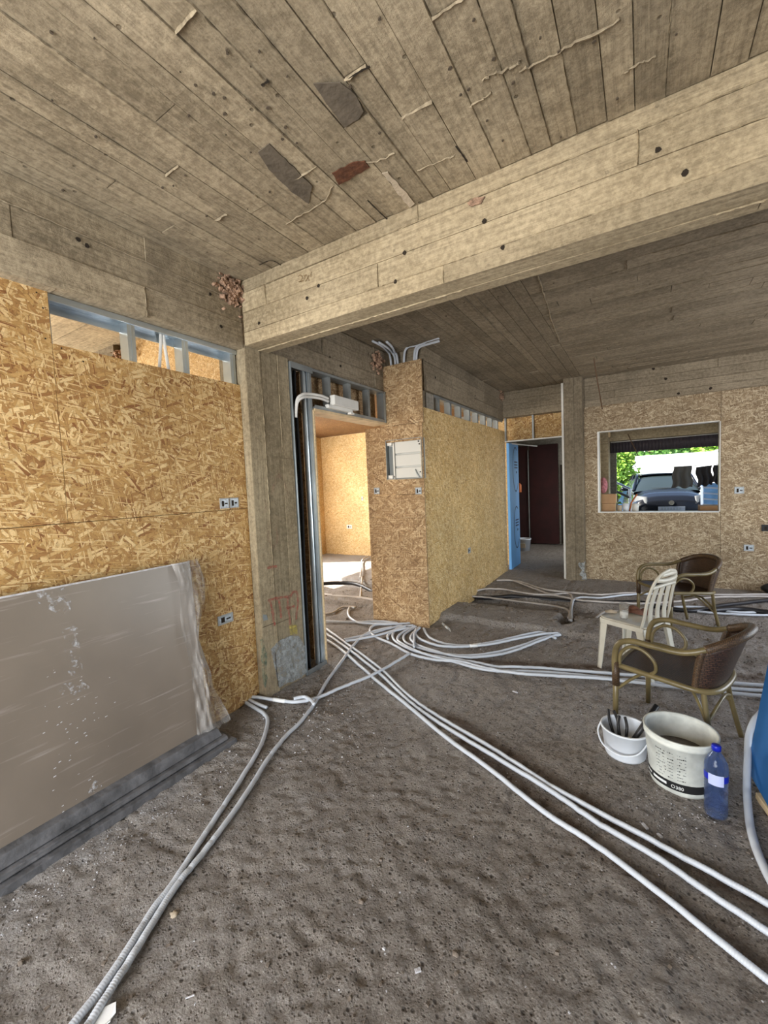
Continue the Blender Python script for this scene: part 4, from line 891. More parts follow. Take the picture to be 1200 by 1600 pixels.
# ================================================================== LEANING BOARDS
XT, XBt, ZT = -2.452, -2.315, 1.152
def lean_sheet(name, y0, y1, xt, xb, zt, zb, th, mat):
    n = Vector((zt - zb, 0, xb - xt)).normalized() * th; n = Vector((-abs(n.x), 0, -abs(n.z)))
    return MB().hexa([(xb + n.x, y0, zb), (xb, y0, zb), (xb, y1, zb), (xb + n.x, y1, zb), (xt + n.x, y0 + .0, zt), (xt, y0, zt), (xt, y1 + .04, zt), (xt + n.x, y1 + .04, zt)]).build(name, mat, None, bevel=.002)
for i in range(2):
    o = lean_sheet('plasterboard_sheet', -1.0, 1.55 - .02 * i, XT - .020 * i, XBt - .020 * i, ZT - .012 * i, .12, .013, 'board_face' if i == 0 else 'board_edge')
    tag(o, ['front brown sheet of the boards leaning on the left wall', 'sheet directly behind the front leaning brown sheet'][i], 'sheet', 'leaning sheets')
    if i == 0:
        MB().tube([(XT - .002, -1.0, ZT + .002), (XT - .002, 1.585, ZT + .002)], .005, 6).build('top_edge_dust', 'white_dust', o)
        rnd = random.Random(5)
        def sm(px, s):
            mb = MB()
            for k in range(s):
                x, y = px[0] + rnd.gauss(0, px[2]), px[1] + rnd.gauss(0, px[3]); c = on(x, y, 0, -2.38); tt = (c.z - .12) / (ZT - .12); xx = XBt + (XT - XBt) * tt + .0012
                c = Vector((xx, c.y * (xx / -2.38), EYE + (c.z - EYE) * (xx / -2.38))); a = rnd.uniform(.001, .007); b_ = rnd.uniform(.0008, .003)
                mb.quad([c + Vector((0, -a, -b_)), c + Vector((0, a, -b_ * .3)), c + Vector((-.0007, a, b_)), c + Vector((-.0007, -a * .5, b_))])
            mb.build('plaster_smear', 'white_dust', o)['kind'] = 'stuff'
        sm((115, 1120, 26, 60), 60)
        def onb(x, y):
            d = ray(x, y); t = 0
            for _ in range(12):
                z = EYE + d[2] * t; xx = XBt + (XT - XBt) * (z - .12) / (ZT - .12) if t else -2.4; t = (xx + .0012) / d[0]
            return Vector((d[0] * t, d[1] * t, EYE + d[2] * t))
        for px in ([(48, 928), (75, 920), (104, 916), (110, 930), (112, 950), (100, 965), (82, 955), (60, 942)], [(84, 1078), (100, 1068), (128, 1064), (142, 1074), (122, 1082), (96, 1086)], [(136, 1238), (150, 1216), (160, 1222), (158, 1240), (144, 1252)], [(96, 985), (120, 975), (130, 1050), (108, 1060)]):
            MB().prism([onb(*p) for p in px], (.0006, 0, .0001)).build('dust_smear', 'smear_white', o)
k1 = MB().hexa([(-2.33, -1.0, .085), (-2.265, -1.0, .07), (-2.255, 1.60, .06), (-2.33, 1.60, .075), (-2.34, -1.0, .125), (-2.28, -1.0, .115), (-2.27, 1.58, .115), (-2.34, 1.58, .125)])
tag(k1.build('timber_plank', 'board_edge', None, bevel=.004), 'upper grey dusty plank under the leaning sheets', 'plank', 'grey planks under the leaning sheets')
k2 = MB().hexa([(-2.34, -1.0, .035), (-2.235, -1.0, .035), (-2.225, 1.62, .035), (-2.34, 1.62, .035), (-2.34, -1.0, .066), (-2.24, -1.0, .062), (-2.235, 1.62, .055), (-2.34, 1.62, .066)])
tag(k2.build('timber_plank', 'board_edge', None, bevel=.004), 'middle grey dusty plank under the leaning sheets', 'plank', 'grey planks under the leaning sheets')
k3 = MB().hexa([(-2.36, -1.0, -.01), (-2.20, -1.0, -.01), (-2.195, 1.66, -.01), (-2.36, 1.66, -.01), (-2.36, -1.0, .031), (-2.205, -1.0, .027), (-2.20, 1.66, .027), (-2.36, 1.66, .031)])
tag(k3.build('timber_plank', 'board_edge', None, bevel=.004), 'lowest grey dusty plank on the floor under the leaning sheets', 'plank', 'grey planks under the leaning sheets')
# plastic film folded round the right end
def filmf(u, v):
    z = ZT + .012 - v * (ZT - .08); t = (z - .12) / (ZT - .12); x = XBt + (XT - XBt) * t
    wv = math.sin(u * 9 + v * 5) * .012 + math.sin(v * 17 + u * 3) * .006 + abs(math.sin(u * 16 - v * 9)) * .008 + abs(math.sin(v * 23 + u * 11)) * .007
    wd = .20 * (1 - .35 * v) + .03 * math.sin(v * 9) + .10 * max(0, v - .78) / .22
    y = 1.50 + .04 * t + (-.10 * (1 - v * .6) + u * wd) + .012 * math.sin(v * 12)
    return (x + .018 + wv - max(0, u - .55) * .10, y + .015, z)
tag(MB().grid(filmf, 26, 50).build('plastic_film', 'plastic_film', None, True), 'crumpled clear plastic film hanging over the right end of the leaning sheets', 'plastic film')
for px, w0 in (([(277, 922), (283, 925), (300, 934)], .01), ([(288, 936), (305, 949)], .01)): pass

# ================================================================== BLUE FOAM BOARDS
bf = MB().box((XR + .001, 7.43, 0.0), (-1.985, 8.06, 2.235)); bo = bf.build('insulation_board', 'blue_foam', None, bevel=.003)
tag(bo, 'tall blue foam insulation board standing in the far doorway', 'insulation board')
XF = -1.985
def oval(zc, h):
    pts = [(XF + .0015, 7.84 + .19 * math.cos(a), zc + h * math.sin(a)) for a in np.linspace(.5 * PI - .5, 1.5 * PI + .9, 26)]
    mb = MB()
    for a, c in zip(pts, pts[1:]):
        t = (Vector(c) - Vector(a)).normalized(); s = t.cross(Vector((1, 0, 0))) * .012
        mb.quad([Vector(a) + s, Vector(a) - s, Vector(c) - s, Vector(c) + s])
    for k in range(3): mb.box((XF + .0003, 7.76, zc + .02 + .05 * k), (XF + .0015, 7.98, zc + .045 + .05 * k))
    mb.box((XF + .0003, 7.87, zc - .07), (XF + .0015, 7.93, zc - .03))
    mb.build('printed_oval', 'blue_foam_print', bo)
oval(1.78, .40); oval(.72, .38)
bs = MB(); e1 = Vector((.452, 2.735, .035)); e2 = Vector((.52, 2.12, .035)); up = Vector((.16, 0, 1.2)); th = Vector((.05, .006, 0))
bs.hexa([e1, e1 + th, e2 + th, e2, e1 + up, e1 + up + th, e2 + up + th, e2 + up])
# ================================================================== BLUE SHEETS AT THE RIGHT EDGE
tag(bs.build('insulation_board', 'blue_foam_dark', None, bevel=.003), 'front deep blue foam board leaning at the right picture edge', 'insulation board')
bs = MB(); o_ = Vector((.056, .02, 0)); bs.hexa([e1 + o_, e1 + o_ + th, e2 + o_ + th, e2 + o_, e1 + o_ + up, e1 + o_ + up + th, e2 + o_ + up + th, e2 + o_ + up])
tag(bs.build('insulation_board', 'blue_foam_dark', None, bevel=.003), 'second deep blue foam board behind the one at the right picture edge', 'insulation board')
tb = MB().hexa([(.455, 2.55, .0), (.50, 2.57, .0), (.62, 2.1, .0), (.56, 2.08, .0), (.455, 2.55, .032), (.50, 2.57, .032), (.62, 2.1, .032), (.56, 2.08, .032)])
tag(tb.build('timber_batten', 'pale_wood', None, bevel=.003), 'pale timber batten under the blue boards at the right edge', 'batten')

# ================================================================== WICKER CHAIRS
def wicker():
    r = empty('wicker_armchair'); H = .435
    rim = smooth_path([(-.255, .245, .30), (-.262, .25, .46), (-.268, .225, .565), (-.272, .15, .605), (-.272, .04, .605), (-.262, -.10, .605), (-.235, -.20, .64), (-.17, -.29, .69), (-.07, -.335, .715), (.07, -.335, .715), (.17, -.29, .69), (.235, -.20, .64), (.262, -.10, .605), (.272, .04, .605), (.272, .15, .605), (.268, .225, .565), (.262, .25, .46), (.255, .245, .30)], 8)
    MB().tube(rim, .017, 12).build('arm_rail', 'bamboo_paint', r, True, local=True)
    for s in (-1, 1):
        MB().tube(smooth_path([(s * .252, .225, H), (s * .257, .215, .51), (s * .262, .16, .565), (s * .262, .09, .56), (s * .258, .035, .51), (s * .252, .03, H + .02), (s * .248, .06, H - .01)], 8), .010, 10).build('arm_loop', 'bamboo_paint', r, True, local=True)
    fr_ = smooth_path([(-.245, .24, H - .01), (-.25, 0, H - .018), (-.23, -.17, H - .03), (-.13, -.24, H - .035), (.13, -.24, H - .035), (.23, -.17, H - .03), (.25, 0, H - .018), (.245, .24, H - .01), (0, .262, H - .01), (-.245, .24, H - .01)], 6)
    MB().tube(fr_, .016, 10, False).build('seat_frame', 'bamboo_paint', r, True, local=True)
    def seat(u, v):
        y = .255 - v * .48; w = .245 - (.07 * max(0, v - .7) / .3) ; x = (u * 2 - 1) * w
        return (x, y, H - .004 - .028 * v - .016 * (1 - (2 * u - 1) ** 2) * math.sin(PI * v))
    MB().grid(seat, 16, 16).build('seat', 'rattan', r, True, local=True, solid=.012)
    def back(u, v):
        q = u * 2 - 1; k = v
        top = .705 - .075 * max(0, (abs(q) - .2) / .8) ** 1.2
        zz = (H - .04) + (top - (H - .04)) * v
        rx = .222 + .020 * k; ye = -.150 - .045 * k; dp = .080 + .055 * k
        return (rx * math.sin(q * PI / 2 * .9) / math.sin(PI / 2 * .9), ye - dp * (1 - abs(q) ** 2.4), zz)
    MB().grid(back, 30, 12).build('backrest', 'rattan', r, True, local=True, solid=.012)
    wr_ = [p for p in rim if p.y < -.19]
    MB().tube(wr_, .024, 12).build('back_wrap', 'rattan_wrap', r, True, local=True)
    for s in (-1, 1):
        MB().tube(smooth_path([(s * .224, -.150, H - .03), (s * .234, -.165, .53), (s * .244, -.188, .63)], 5), .017, 10).build('back_post', 'rattan_wrap', r, True, local=True)
        MB().tube([(s * .255, .245, .42), (s * .256, .248, .2), (s * .257, .25, 0)], [.017, .016, .015], 12).build('leg', 'bamboo_paint', r, True, local=True)
        MB().tube(smooth_path([(s * .215, -.185, H - .02), (s * .218, -.21, .22), (s * .222, -.262, 0)], 6), .014, 12).build('leg', 'bamboo_paint', r, True, local=True)
        MB().tube([(s * .256, .246, .30), (s * .256, .246, .45)], .021, 12).build('leg_wrap', 'rattan_wrap', r, True, local=True)
        MB().tube(smooth_path([(s * .256, .246, .27), (s * .15, .15, .36), (s * .03, .02, .395)], 6), .009, 8).build('brace', 'bamboo_paint', r, True, local=True)
        MB().tube(smooth_path([(s * .216, -.213, .20), (s * .12, -.12, .33), (s * .03, 0, .392)], 6), .009, 8).build('brace', 'bamboo_paint', r, True, local=True)
    MB().tube(smooth_path([(-.216, -.207, .24), (0, -.225, .31), (.216, -.207, .24)], 6), .009, 8).build('brace', 'bamboo_paint', r, True, local=True)
    return r
ch = wicker(); tag(ch, 'brown wicker armchair nearest the camera behind the two buckets', 'armchair', None)
ch.location = (.172, 3.02, fh(.17, 3.0)); ch.rotation_euler = (0, 0, math.radians(70))
c2 = copy_tree(ch); tag(c2, 'brown wicker armchair farther back behind the white plastic chair', 'armchair')
c2.location = (.30, 5.17, fh(.3, 5.17) * .0 + .0); c2.rotation_euler = (0, 0, math.radians(122))

# plastic chair
pc = empty('plastic_chair', (-.045, 3.87, 0), math.radians(62)); pc.scale = (.94, 1, 1); tag(pc, 'cream plastic garden chair with slatted back between the wicker armchairs', 'chair')
def pseat(u, v): return ((u * 2 - 1) * (.20 - .02 * v), .19 - .34 * v, .43 - .012 * math.sin(PI * u) - .01 * v + (.012 if v < .05 else 0))
MB().grid(pseat, 14, 14).build('seat', 'chair_cream', pc, True, local=True, solid=.008)
MB().box((-.205, .178, .385), (.205, .196, .43)).box((-.207, -.15, .385), (-.195, .19, .425)).box((.195, -.15, .385), (.207, .19, .425)).build('apron', 'chair_cream', pc, local=True, bevel=.006)
for sx in (-1, 1):
    for (y0, y1, tp) in ((.19, .215, 1), (-.15, -.215, -1)):
        a = .045; mb = MB()
        def L(o0, o1): return [(sx * .205, y0, .41), (sx * (.205 - o0), y0, .41), (sx * (.205 - o0), y0 - tp * o1, .41), (sx * .205, y0 - tp * o1, .41)]
        def S_(w0, w1, th_): pass
        top = [(sx * .205, y0, .41), (sx * .135, y0, .41), (sx * .135, y0 - tp * .008, .41), (sx * .205, y0 - tp * .008, .41)]
        bot = [(sx * .215, y1, 0), (sx * .165, y1, 0), (sx * .165, y1 - tp * .008, 0), (sx * .215, y1 - tp * .008, 0)]
        mb.hexa(bot + top)
        top = [(sx * .205, y0, .41), (sx * .197, y0, .41), (sx * .197, y0 - tp * .06, .41), (sx * .205, y0 - tp * .06, .41)]
        bot = [(sx * .215, y1, 0), (sx * .207, y1, 0), (sx * .207, y1 - tp * .035, 0), (sx * .215, y1 - tp * .035, 0)]
        mb.hexa(bot + top); mb.build('leg', 'chair_cream', pc, local=True)
def bz(v): return .42 + v * .425
def by(v): return -.145 - .015 * v - .075 * v * v
mb = MB()
for sx in (-1, 1):
    mb.tube(smooth_path([(sx * .19, -.13, .42), (sx * .19, by(.2), bz(.2)), (sx * .185, by(.5), bz(.5)), (sx * .165, by(.8), bz(.8)), (sx * .11, by(.97), bz(.97)), (0, by(1.03), bz(1.03))], 6), .016, 8, flat=.6)
mb.build('back_frame', 'chair_cream', pc, True, local=True)
for x in (-.105, 0, .105):
    MB().tube(smooth_path([(x, -.155, .425), (x * 1.02, by(.25), bz(.25)), (x * 1.0, by(.5), bz(.5)), (x * .85, by(.76), bz(.76))], 6), .032, 8, flat=.25).build('back_slat', 'chair_cream', pc, True, local=True)
mb = MB()
mb.tube(smooth_path([(-.17, by(.74), bz(.74)), (-.06, by(.76) - .01, bz(.76)), (.06, by(.76) - .01, bz(.76)), (.17, by(.74), bz(.74))], 6), .014, 8)
mb.tube(smooth_path([(-.14, by(.88), bz(.88)), (-.06, by(.9) - .01, bz(.86)), (.06, by(.9) - .01, bz(.86)), (.14, by(.88), bz(.88))], 6), .018, 8)
mb.tube(smooth_path([(-.10, by(.96), bz(.96)), (0, by(.97) - .006, bz(.97)), (.10, by(.96), bz(.96))], 6), .018, 8)
mb.build('top_rail', 'chair_cream', pc, True, local=True)
# things on the plastic chair
gl = on(975, 966, 2, .432); g = empty('drinking_glass', (gl.x, gl.y, .432)); tag(g, 'clear glass half full of something white on the plastic chair seat', 'glass')
MB().lathe([(.0001, 0), (.030, 0), (.035, .12), (.0335, .12), (.029, .006), (.0001, .006)], (0, 0, 0), 24).build('glass', 'glass_clear', g, True, local=True)
MB().lathe([(.0001, .007), (.0285, .007), (.0305, .06), (.0001, .06)], (0, 0, 0), 20).build('contents', 'white_plastic', g, True, local=True)
rc = on(993, 957, 2, .432); mb = MB(); rnd = random.Random(8)
def ragf(u, v):
    x = (u - .5) * .20; y = (v - .5) * .12; e = max(0, 1 - (2 * u - 1) ** 4) * max(0, 1 - (2 * v - 1) ** 4)
    return (rc.x + .01 + x, rc.y + .02 + y + .02 * math.sin(u * 7), .431 + e * (.03 + .014 * math.sin(u * 13 + v * 4) + .010 * math.sin(v * 17)))
tag(mb.grid(ragf, 24, 18).build('rag', 'rag_red', None, True), 'crumpled reddish brown rag on the plastic chair seat', 'rag')
rc2 = on(955, 955, 2, .44)
MB_ = MB().grid(lambda u, v: (rc2.x + (u - .5) * .09, rc2.y + (v - .5) * .07, .434 + .02 * math.sin(PI * u) * math.sin(PI * v)), 10, 8)
tag(MB_.build('rag', 'plaster', None, True), 'small tan cloth on the front edge of the plastic chair', 'rag')

# ================================================================== BUCKETS AND BOTTLE
sb = empty('bucket', (-.092, 2.64, fh(-.09, 2.64) * .5 + .003)); tag(sb, 'small clean white bucket holding dark tools', 'bucket')
MB().lathe([(.0001, 0), (.098, 0), (.102, .01), (.118, .150), (.124, .151), (.124, .160), (.114, .160), (.112, .150), (.096, .006), (.0001, .006)], (0, 0, 0), 44).build('bucket_body', 'bucket_white', sb, True, local=True)
MB().tube(smooth_path([(-.123, .02, .145), (-.135, -.03, .11), (-.10, -.10, .075), (-.02, -.135, .06), (.06, -.115, .075), (.11, -.05, .12), (.122, .0, .147)], 8), .0045, 8).build('handle', 'bucket_white', sb, True, local=True)
for q, (a, tilt, ln, lb_) in enumerate([((-.045, .03), (-.25, .5), .19, 'left dark pair of pliers in the small white bucket'), ((-.01, -.0), (-.05, .42), .185, 'middle dark pair of pliers in the small white bucket')]):
    t = empty('pliers', (sb.location.x + a[0], sb.location.y + a[1], .03)); tag(t, lb_, 'pliers', 'tools in the small bucket')
    for s in (-1, 1):
        pts = [(0, 0, 0), (s * .012, .0, .05), (s * .022 + tilt[0] * .06, tilt[1] * .06, .12), (s * .014 + tilt[0] * .12, tilt[1] * .14, ln * .85)]
        MB().tube(smooth_path(pts, 6), [.004] * 6 + [.008] * 13, 8).build('handle', 'black_plastic', t, True, local=True)
    MB().tube([(0, 0, -.0), (0, .01, .05)], .013, 8, flat=.5).build('jaw', 'steel_dull', t, True, local=True)
t = empty('trowel', (sb.location.x + .02, sb.location.y - .02, .03)); tag(t, 'trowel with thick black handle leaning out of the small bucket', 'trowel')
MB().tube([(.02, -.01, .08), (.075, .06, .15), (.135, .14, .235)], [.012, .016, .015], 10).build('handle', 'black_plastic', t, True, local=True)
MB().hexa([(-.05, -.05, .03), (-.01, -.07, .03), (.03, -.02, .085), (.005, .01, .085), (-.05, -.052, .033), (-.01, -.072, .033), (.03, -.022, .088), (.005, .008, .088)]).build('blade', 'white_plastic', t, local=True)
bb = empty('bucket', (.156, 2.525, fh(.15, 2.5) * .5)); bb.scale = (.95, .95, .96); tag(bb, 'large worn white plaster bucket with printed text beside the blue bottle', 'bucket')
R0, R1, HB = .135, .168, .295
MB().lathe([(.0001, 0), (R0, 0), (R0 + .004, .012), (R1 - .006, HB - .04), (R1, HB - .038), (R1, HB - .025), (R1 - .004, HB - .022), (R1 + .003, HB - .004), (R1 + .003, HB), (R1 - .008, HB), (R1 - .012, HB - .02), (R0 - .004, .03), (.0001, .03)], (0, 0, 0), 64).build('bucket_body', 'bucket_worn', bb, True, local=True)
MB().lathe([(.0001, .165), (.146, .165), (.146, .12), (.0001, .12)], (0, 0, 0), 40).build('mortar', 'mortar', bb, True, local=True)
def prof_r(z): return R0 + .004 + (R1 - .010 - R0) * max(0, (z - .012)) / (HB - .052)
def ring(a0, a1, z0, z1, name, mat, off=.0015, par=bb, n=20):
    def f(u, v):
        a = a0 + (a1 - a0) * u; z = z0 + (z1 - z0) * v; r_ = prof_r(z) + off; return (r_ * math.cos(a), r_ * math.sin(a), z)
    return MB().grid(f, n, 2).build(name, mat, par, True, local=True)
band = ring(math.radians(165), math.radians(350), .028, .072, 'black_band', 'label_black', .0008)
ring(math.radians(185), math.radians(207), .046, .056, 'band_print', 'label_white', .0018, band); ring(math.radians(213), math.radians(243), .044, .058, 'band_print', 'label_white', .0018, band)
# printed number on the band and small text rows
def text_on(txt, ang, z, size, mat, par, rr):
    cu = bpy.data.curves.new('t', 'FONT'); cu.body = txt; cu.size = size; cu.extrude = .0004; cu.align_x = 'CENTER'
    to = bpy.data.objects.new('t', cu); dg = bpy.context.evaluated_depsgraph_get(); COL.objects.link(to); dg = bpy.context.evaluated_depsgraph_get(); dg.update()
    me_ = bpy.data.meshes.new_from_object(to.evaluated_get(dg)); bpy.data.objects.remove(to)
    for v in me_.vertices:
        a = ang + v.co.x / rr; v.co = Vector(((rr + v.co.z) * math.cos(a), (rr + v.co.z) * math.sin(a), z + v.co.y))
    me_.materials.clear(); me_.materials.append(M[mat]); o = bpy.data.objects.new('printed_text', me_); COL.objects.link(o); o.parent = par; return o
text_on('O380', math.radians(262), .040, .024, 'label_white', band, prof_r(.055) + .0016)
rnd = random.Random(3)
for rz in range(9):
    z = .088 + rz * .017
    for a0, a1 in ((225, 243), (246, 256), (262, 276)):
        x = a0
        while x < a1:
            w0 = rnd.uniform(.8, 3.2)
            if rnd.random() < .72: ring(math.radians(x), math.radians(min(a1, x + w0)), z, z + .0035 + .002 * (rnd.random() < .2), 'printed_text', 'label_black' if rnd.random() < .45 else 'label_grey', .0009, bb, 3)
            x += w0 + rnd.uniform(.3, 1.2)
bt = empty('water_bottle', (.282, 2.352, fh(.26, 2.34) * .5)); tag(bt, 'blue plastic water bottle standing in front of the large bucket', 'bottle')
prof = [(.0001, .004), (.030, 0), (.042, .006), (.045, .02)]
for k in range(11): z = .03 + k * .014; prof += [(.045, z), (.0425, z + .007)]
prof += [(.045, .19), (.0455, .235), (.043, .255), (.030, .283), (.017, .302), (.0145, .308), (.0145, .325), (.0001, .3255)]
MB().lathe(prof, (0, 0, 0), 32).build('bottle_body', 'bottle_blue', bt, True, local=True)
MB().lathe([(.0001, .312), (.0185, .312), (.0185, .333), (.0165, .336), (.0001, .336)], (0, 0, 0), 24).build('cap', 'bottle_cap', bt, True, local=True)
def lab(u, v):
    a = math.radians(225) + u * math.radians(75); return (.0465 * math.cos(a), .0465 * math.sin(a), .165 + v * .05)
MB().grid(lab, 10, 1).build('label', 'bottle_label', bt, True, local=True)
def lab2(u, v):
    a = math.radians(180) + u * math.radians(200); return (.046 * math.cos(a), .046 * math.sin(a), .180 + v * .03)
MB().grid(lab2, 20, 1).build('label_band', 'bottle_cap', bt, True, local=True)
# white bucket in the corridor
q = on(819, 860, 2, 0); wbk_ = empty('bucket', (q.x, q.y, 0)); tag(wbk_, 'white bucket on the corridor floor behind the blue board', 'bucket')
MB().lathe([(.0001, 0), (.12, 0), (.145, .25), (.155, .25), (.155, .275), (.138, .275), (.115, .01), (.0001, .01)], (0, 0, 0), 32).build('bucket_body', 'bucket_white', wbk_, True, local=True)
MB().box((-.05, -.15, .08), (.06, -.128, .17)).build('label', 'plaster', wbk_, local=True)
# red item in corridor
q = on(811, 762, 1, 9.3); tag(MB().tube([(q.x, q.y, q.z - .10), (q.x, q.y, q.z + .06), (q.x, q.y, q.z + .10)], [.05, .05, .02], 14).build('fire_extinguisher', 'orange', None, True), 'small red cylinder hanging in the dark corridor', 'canister')
tag(MB().tube([on(797, 693, 1, 7.6), on(839, 697, 1, 8.3)], .011, 8).build('rod', 'white_plastic', None, True), 'thin white rod sticking out at the top of the blue board', 'rod')
# black bag at the right edge
q = on(1196, 912, 1, 6.95); tag(MB().grid(lambda u, v: (q.x + .12 + math.cos(u * 2 * PI) * .17 * math.sin(PI * (.08 + .84 * v)), 6.95 + math.sin(u * 2 * PI) * .1 * math.sin(PI * (.08 + .84 * v)), .01 + v * .16 + .012 * math.sin(u * 25)), 24, 10, True).build('bag', 'black_plastic', None, True), 'black bag on the floor at the foot of the far wall, right edge', 'bag')

# ================================================================== FLOOR DEBRIS
def chip(px, s, rot, lb_, mat='white_dust', name='plaster_chip'):
    q = P(*px, .004); tag(MB().obox(q, s, Matrix.Rotation(rot, 3, 'Z')).build(name, mat, None, bevel=.001), lb_, 'chip', 'white chips on the floor')
chip((1008, 1291), (.016, .006, .004), -.9, 'longer white chip on the floor in front of the buckets')
chip((1031, 1306), (.012, .006, .004), -.8, 'shorter white chip on the floor in front of the buckets')
chip((297, 1557), (.013, .002, .002), .9, 'thin white sliver on the floor beside the corrugated pair')
chip((805, 1081), (.02, .006, .004), -.2, 'pale chip on the mid floor before the long conduits')
chip((600, 1152 + 330), (.005, .004, .003), 0, 'tiny white chip in the middle of the near floor')
chip((653, 1516), (.010, .006, .003), .8, 'small bright chip on the near floor')
q = P(165, 1592, .008); tag(MB().prism([q + Vector(v) for v in ((-.04, .0, .004), (-.01, .035, .01), (.02, .02, .012), (.018, .008, .006), (.03, .0, .014), (.01, -.04, .004), (-.03, -.03, .0))], (0, 0, -.003)).build('plastic_scrap', 'tape', None), 'torn white plastic scrap beside the corrugated conduits', 'scrap')
q = P(702, 978, .0)
tag(MB().grid(lambda u, v: tuple(P(690 + 12 * u + 3 * v, 975 + 10 * u - 3 * math.sin(v * 5), .012 + .014 * math.sin(u * 9 + v * 7) + .01)), 10, 6).build('paper_scrap', 'tape', None, True), 'crumpled white paper beside the box corner', 'paper')
rnd = random.Random(21); mb = MB()
def crumbs(n, cx, cy, sx, sy, smin, smax):
    for i in range(n):
        x = rnd.gauss(cx, sx); y = rnd.gauss(cy, sy)
        if (x < -2.18 and y < 1.7) or (x < -2.38 and y < 2.9) or (4.0 < y < 4.25 and x > -2.8 and x < -1.95) or (-2.2 < x < -2.0 and y > 4) : continue
        s = rnd.uniform(smin, smax); mb.obox((x, y, fh(x, y) + s * .4), (s, s * rnd.uniform(.5, 1), s * rnd.uniform(.3, .7)), Matrix.Rotation(rnd.uniform(0, 3), 3, 'Z') @ Matrix.Rotation(rnd.uniform(-.4, .4), 3, 'X'))
crumbs(380, -2.08, .9, .08, .45, .001, .003); crumbs(110, .12, 2.25, .12, .08, .001, .003); crumbs(300, -1.2, 1.4, 1.0, .8, .001, .003); crumbs(160, -1.9, 2.1, .25, .3, .001, .005); crumbs(160, -.6, 3.4, .8, .7, .001, .004)
tag(mb.build('plaster_crumbs', 'white_dust', None), 'scattered white plaster crumbs on the floor', 'crumbs', None, 'stuff')
mb = MB()
crumbs(500, -1.0, 1.2, 1.0, .7, .002, .006); crumbs(250, -2.3, 2.3, .3, .2, .003, .010); crumbs(300, -1.5, 5.0, 1.5, .5, .004, .016)
tag(mb.build('gravel', 'mortar', None), 'loose brown grit and gravel on the floor', 'gravel', None, 'stuff')
for i, (px, s) in enumerate([((565, 1410), .012), ((712, 1492), .012), ((33, 1505), .012), ((272, 1430), .016), ((460, 1130), .010)]):
    q = P(*px, .0); r_ = random.Random(i)
    def st(u, v): a = 2 * PI * u; b_ = PI * v; k = s * (1 + .25 * math.sin(5 * u * 6 + i) * math.sin(4 * v)); return (q.x + k * math.sin(b_) * math.cos(a), q.y + k * math.sin(b_) * math.sin(a) * .8, q.z + k * .5 * math.cos(b_) + .003)
    tag(MB().grid(st, 12, 8, True).build('pebble', 'mortar' if i not in (3,) else 'plaster', None, True), ['dark pebble on the floor right of the conduit pair', 'dark pebble in the middle of the near floor', 'pebble at the left edge of the near floor', 'pale pebble beside the joined conduit pair', 'small pebble below the near column'][i], 'pebble')

# ================================================================== OUTSIDE
gr = MB().box((-30, 8.9, -.25), (30, 60, -.02)); gr.box((-30, -40, -.3), (30, -2.8, -.05)); gr.box((-30, -10, -.3), (-6.8, 60, -.04)); struct(gr.build('ground', 'asphalt', None), 'sunlit paved ground outside')
pf = MB().box((-.62, 7.27, -.1), (3.4, 8.9, -.02)); struct(pf.build('porch_floor', 'concrete_plain', None))
pr_ = MB().box((-.62, 7.45, 2.62), (3.4, 8.5, 2.75)); pr_.box((-.95, 7.3, -.1), (-.64, 8.75, 2.75)); pr_.box((-.64, 8.15, -.1), (-.50, 8.6, 2.75)); struct(pr_.build('wall_porch', 'concrete_warm', None), 'porch pillar and roof beyond the serving window')
struct(MB().box((-.5, 8.5, 2.20), (3.4, 8.72, 2.75)).build('trim_11', 'concrete_warm', None), 'pale lintel of the porch')
tag(MB().hexa([(-.5, 8.2, 2.25), (-.47, 8.2, 2.25), (-.47, 8.26, 2.25), (-.5, 8.26, 2.25), (-.5, 7.9, 2.6), (-.47, 7.9, 2.6), (-.47, 7.96, 2.6), (-.5, 7.96, 2.6)]).build('wooden_brace', 'pale_wood', None), 'short pale wooden brace under the porch roof', 'brace')
sh = MB()
for i in range(60): x = -.5 + i * .05; sh.tube([(x + .012, 8.78, 2.0), (x + .012, 8.78, 2.22)], .022, 6)
sh.box((-.52, 8.77, 2.0), (2.6, 8.80, 2.22)); o = sh.build('awning_valance', 'shutter', None, True); tag(o, 'dark ribbed awning valance under the porch lintel', 'awning')
MB().tube([(-.5, 8.74, 2.20), (2.6, 8.74, 2.215)], .016, 8).build('top_rod', 'white_plastic', o, True)
tag(MB().tube(smooth_path([on(981, 678, 1, 8.2), on(989, 695, 1, 8.3), on(997, 712, 1, 8.35)], 6), .008, 6).build('hanging_wire', 'rust_wire', None, True), 'thin wire hanging in the porch beyond the window', 'wire')
# work table behind the window with things on it
TZ = 1.005
tt = empty('work_table', (.15, 7.62, 0)); tag(tt, 'table standing just behind the serving window', 'table')
MB().box((-.60, 7.34, TZ - .03), (1.1, 7.9, TZ)).build('table_top', 'pale_wood', tt)
for x in (-.55, 1.05):
    for y in (7.38, 7.86): MB().box((x - .02, y - .02, -.02), (x + .02, y + .02, TZ - .03)).build('leg', 'pale_wood', tt)
YT = 7.55
def cardbox(x0, x1, z0, z1, y0, y1, lb_):
    b_ = empty('cardboard_box', ((x0 + x1) / 2, (y0 + y1) / 2, z0)); tag(b_, lb_, 'box', 'cardboard boxes behind the window')
    MB().box((x0, y0, z0), (x1, y1, z1)).build('carton', 'cardboard', b_, bevel=.003); MB().box((x1, y0 + .002, z0 + .002), (x1 + .002, y1 - .002, z1 - .002)).build('end_panel', 'cardboard_side', b_)
    MB().box((x0, (y0 + y1) / 2 - .02, z1), (x1, (y0 + y1) / 2 + .02, z1 + .001)).build('tape_strip', 'plaster', b_)
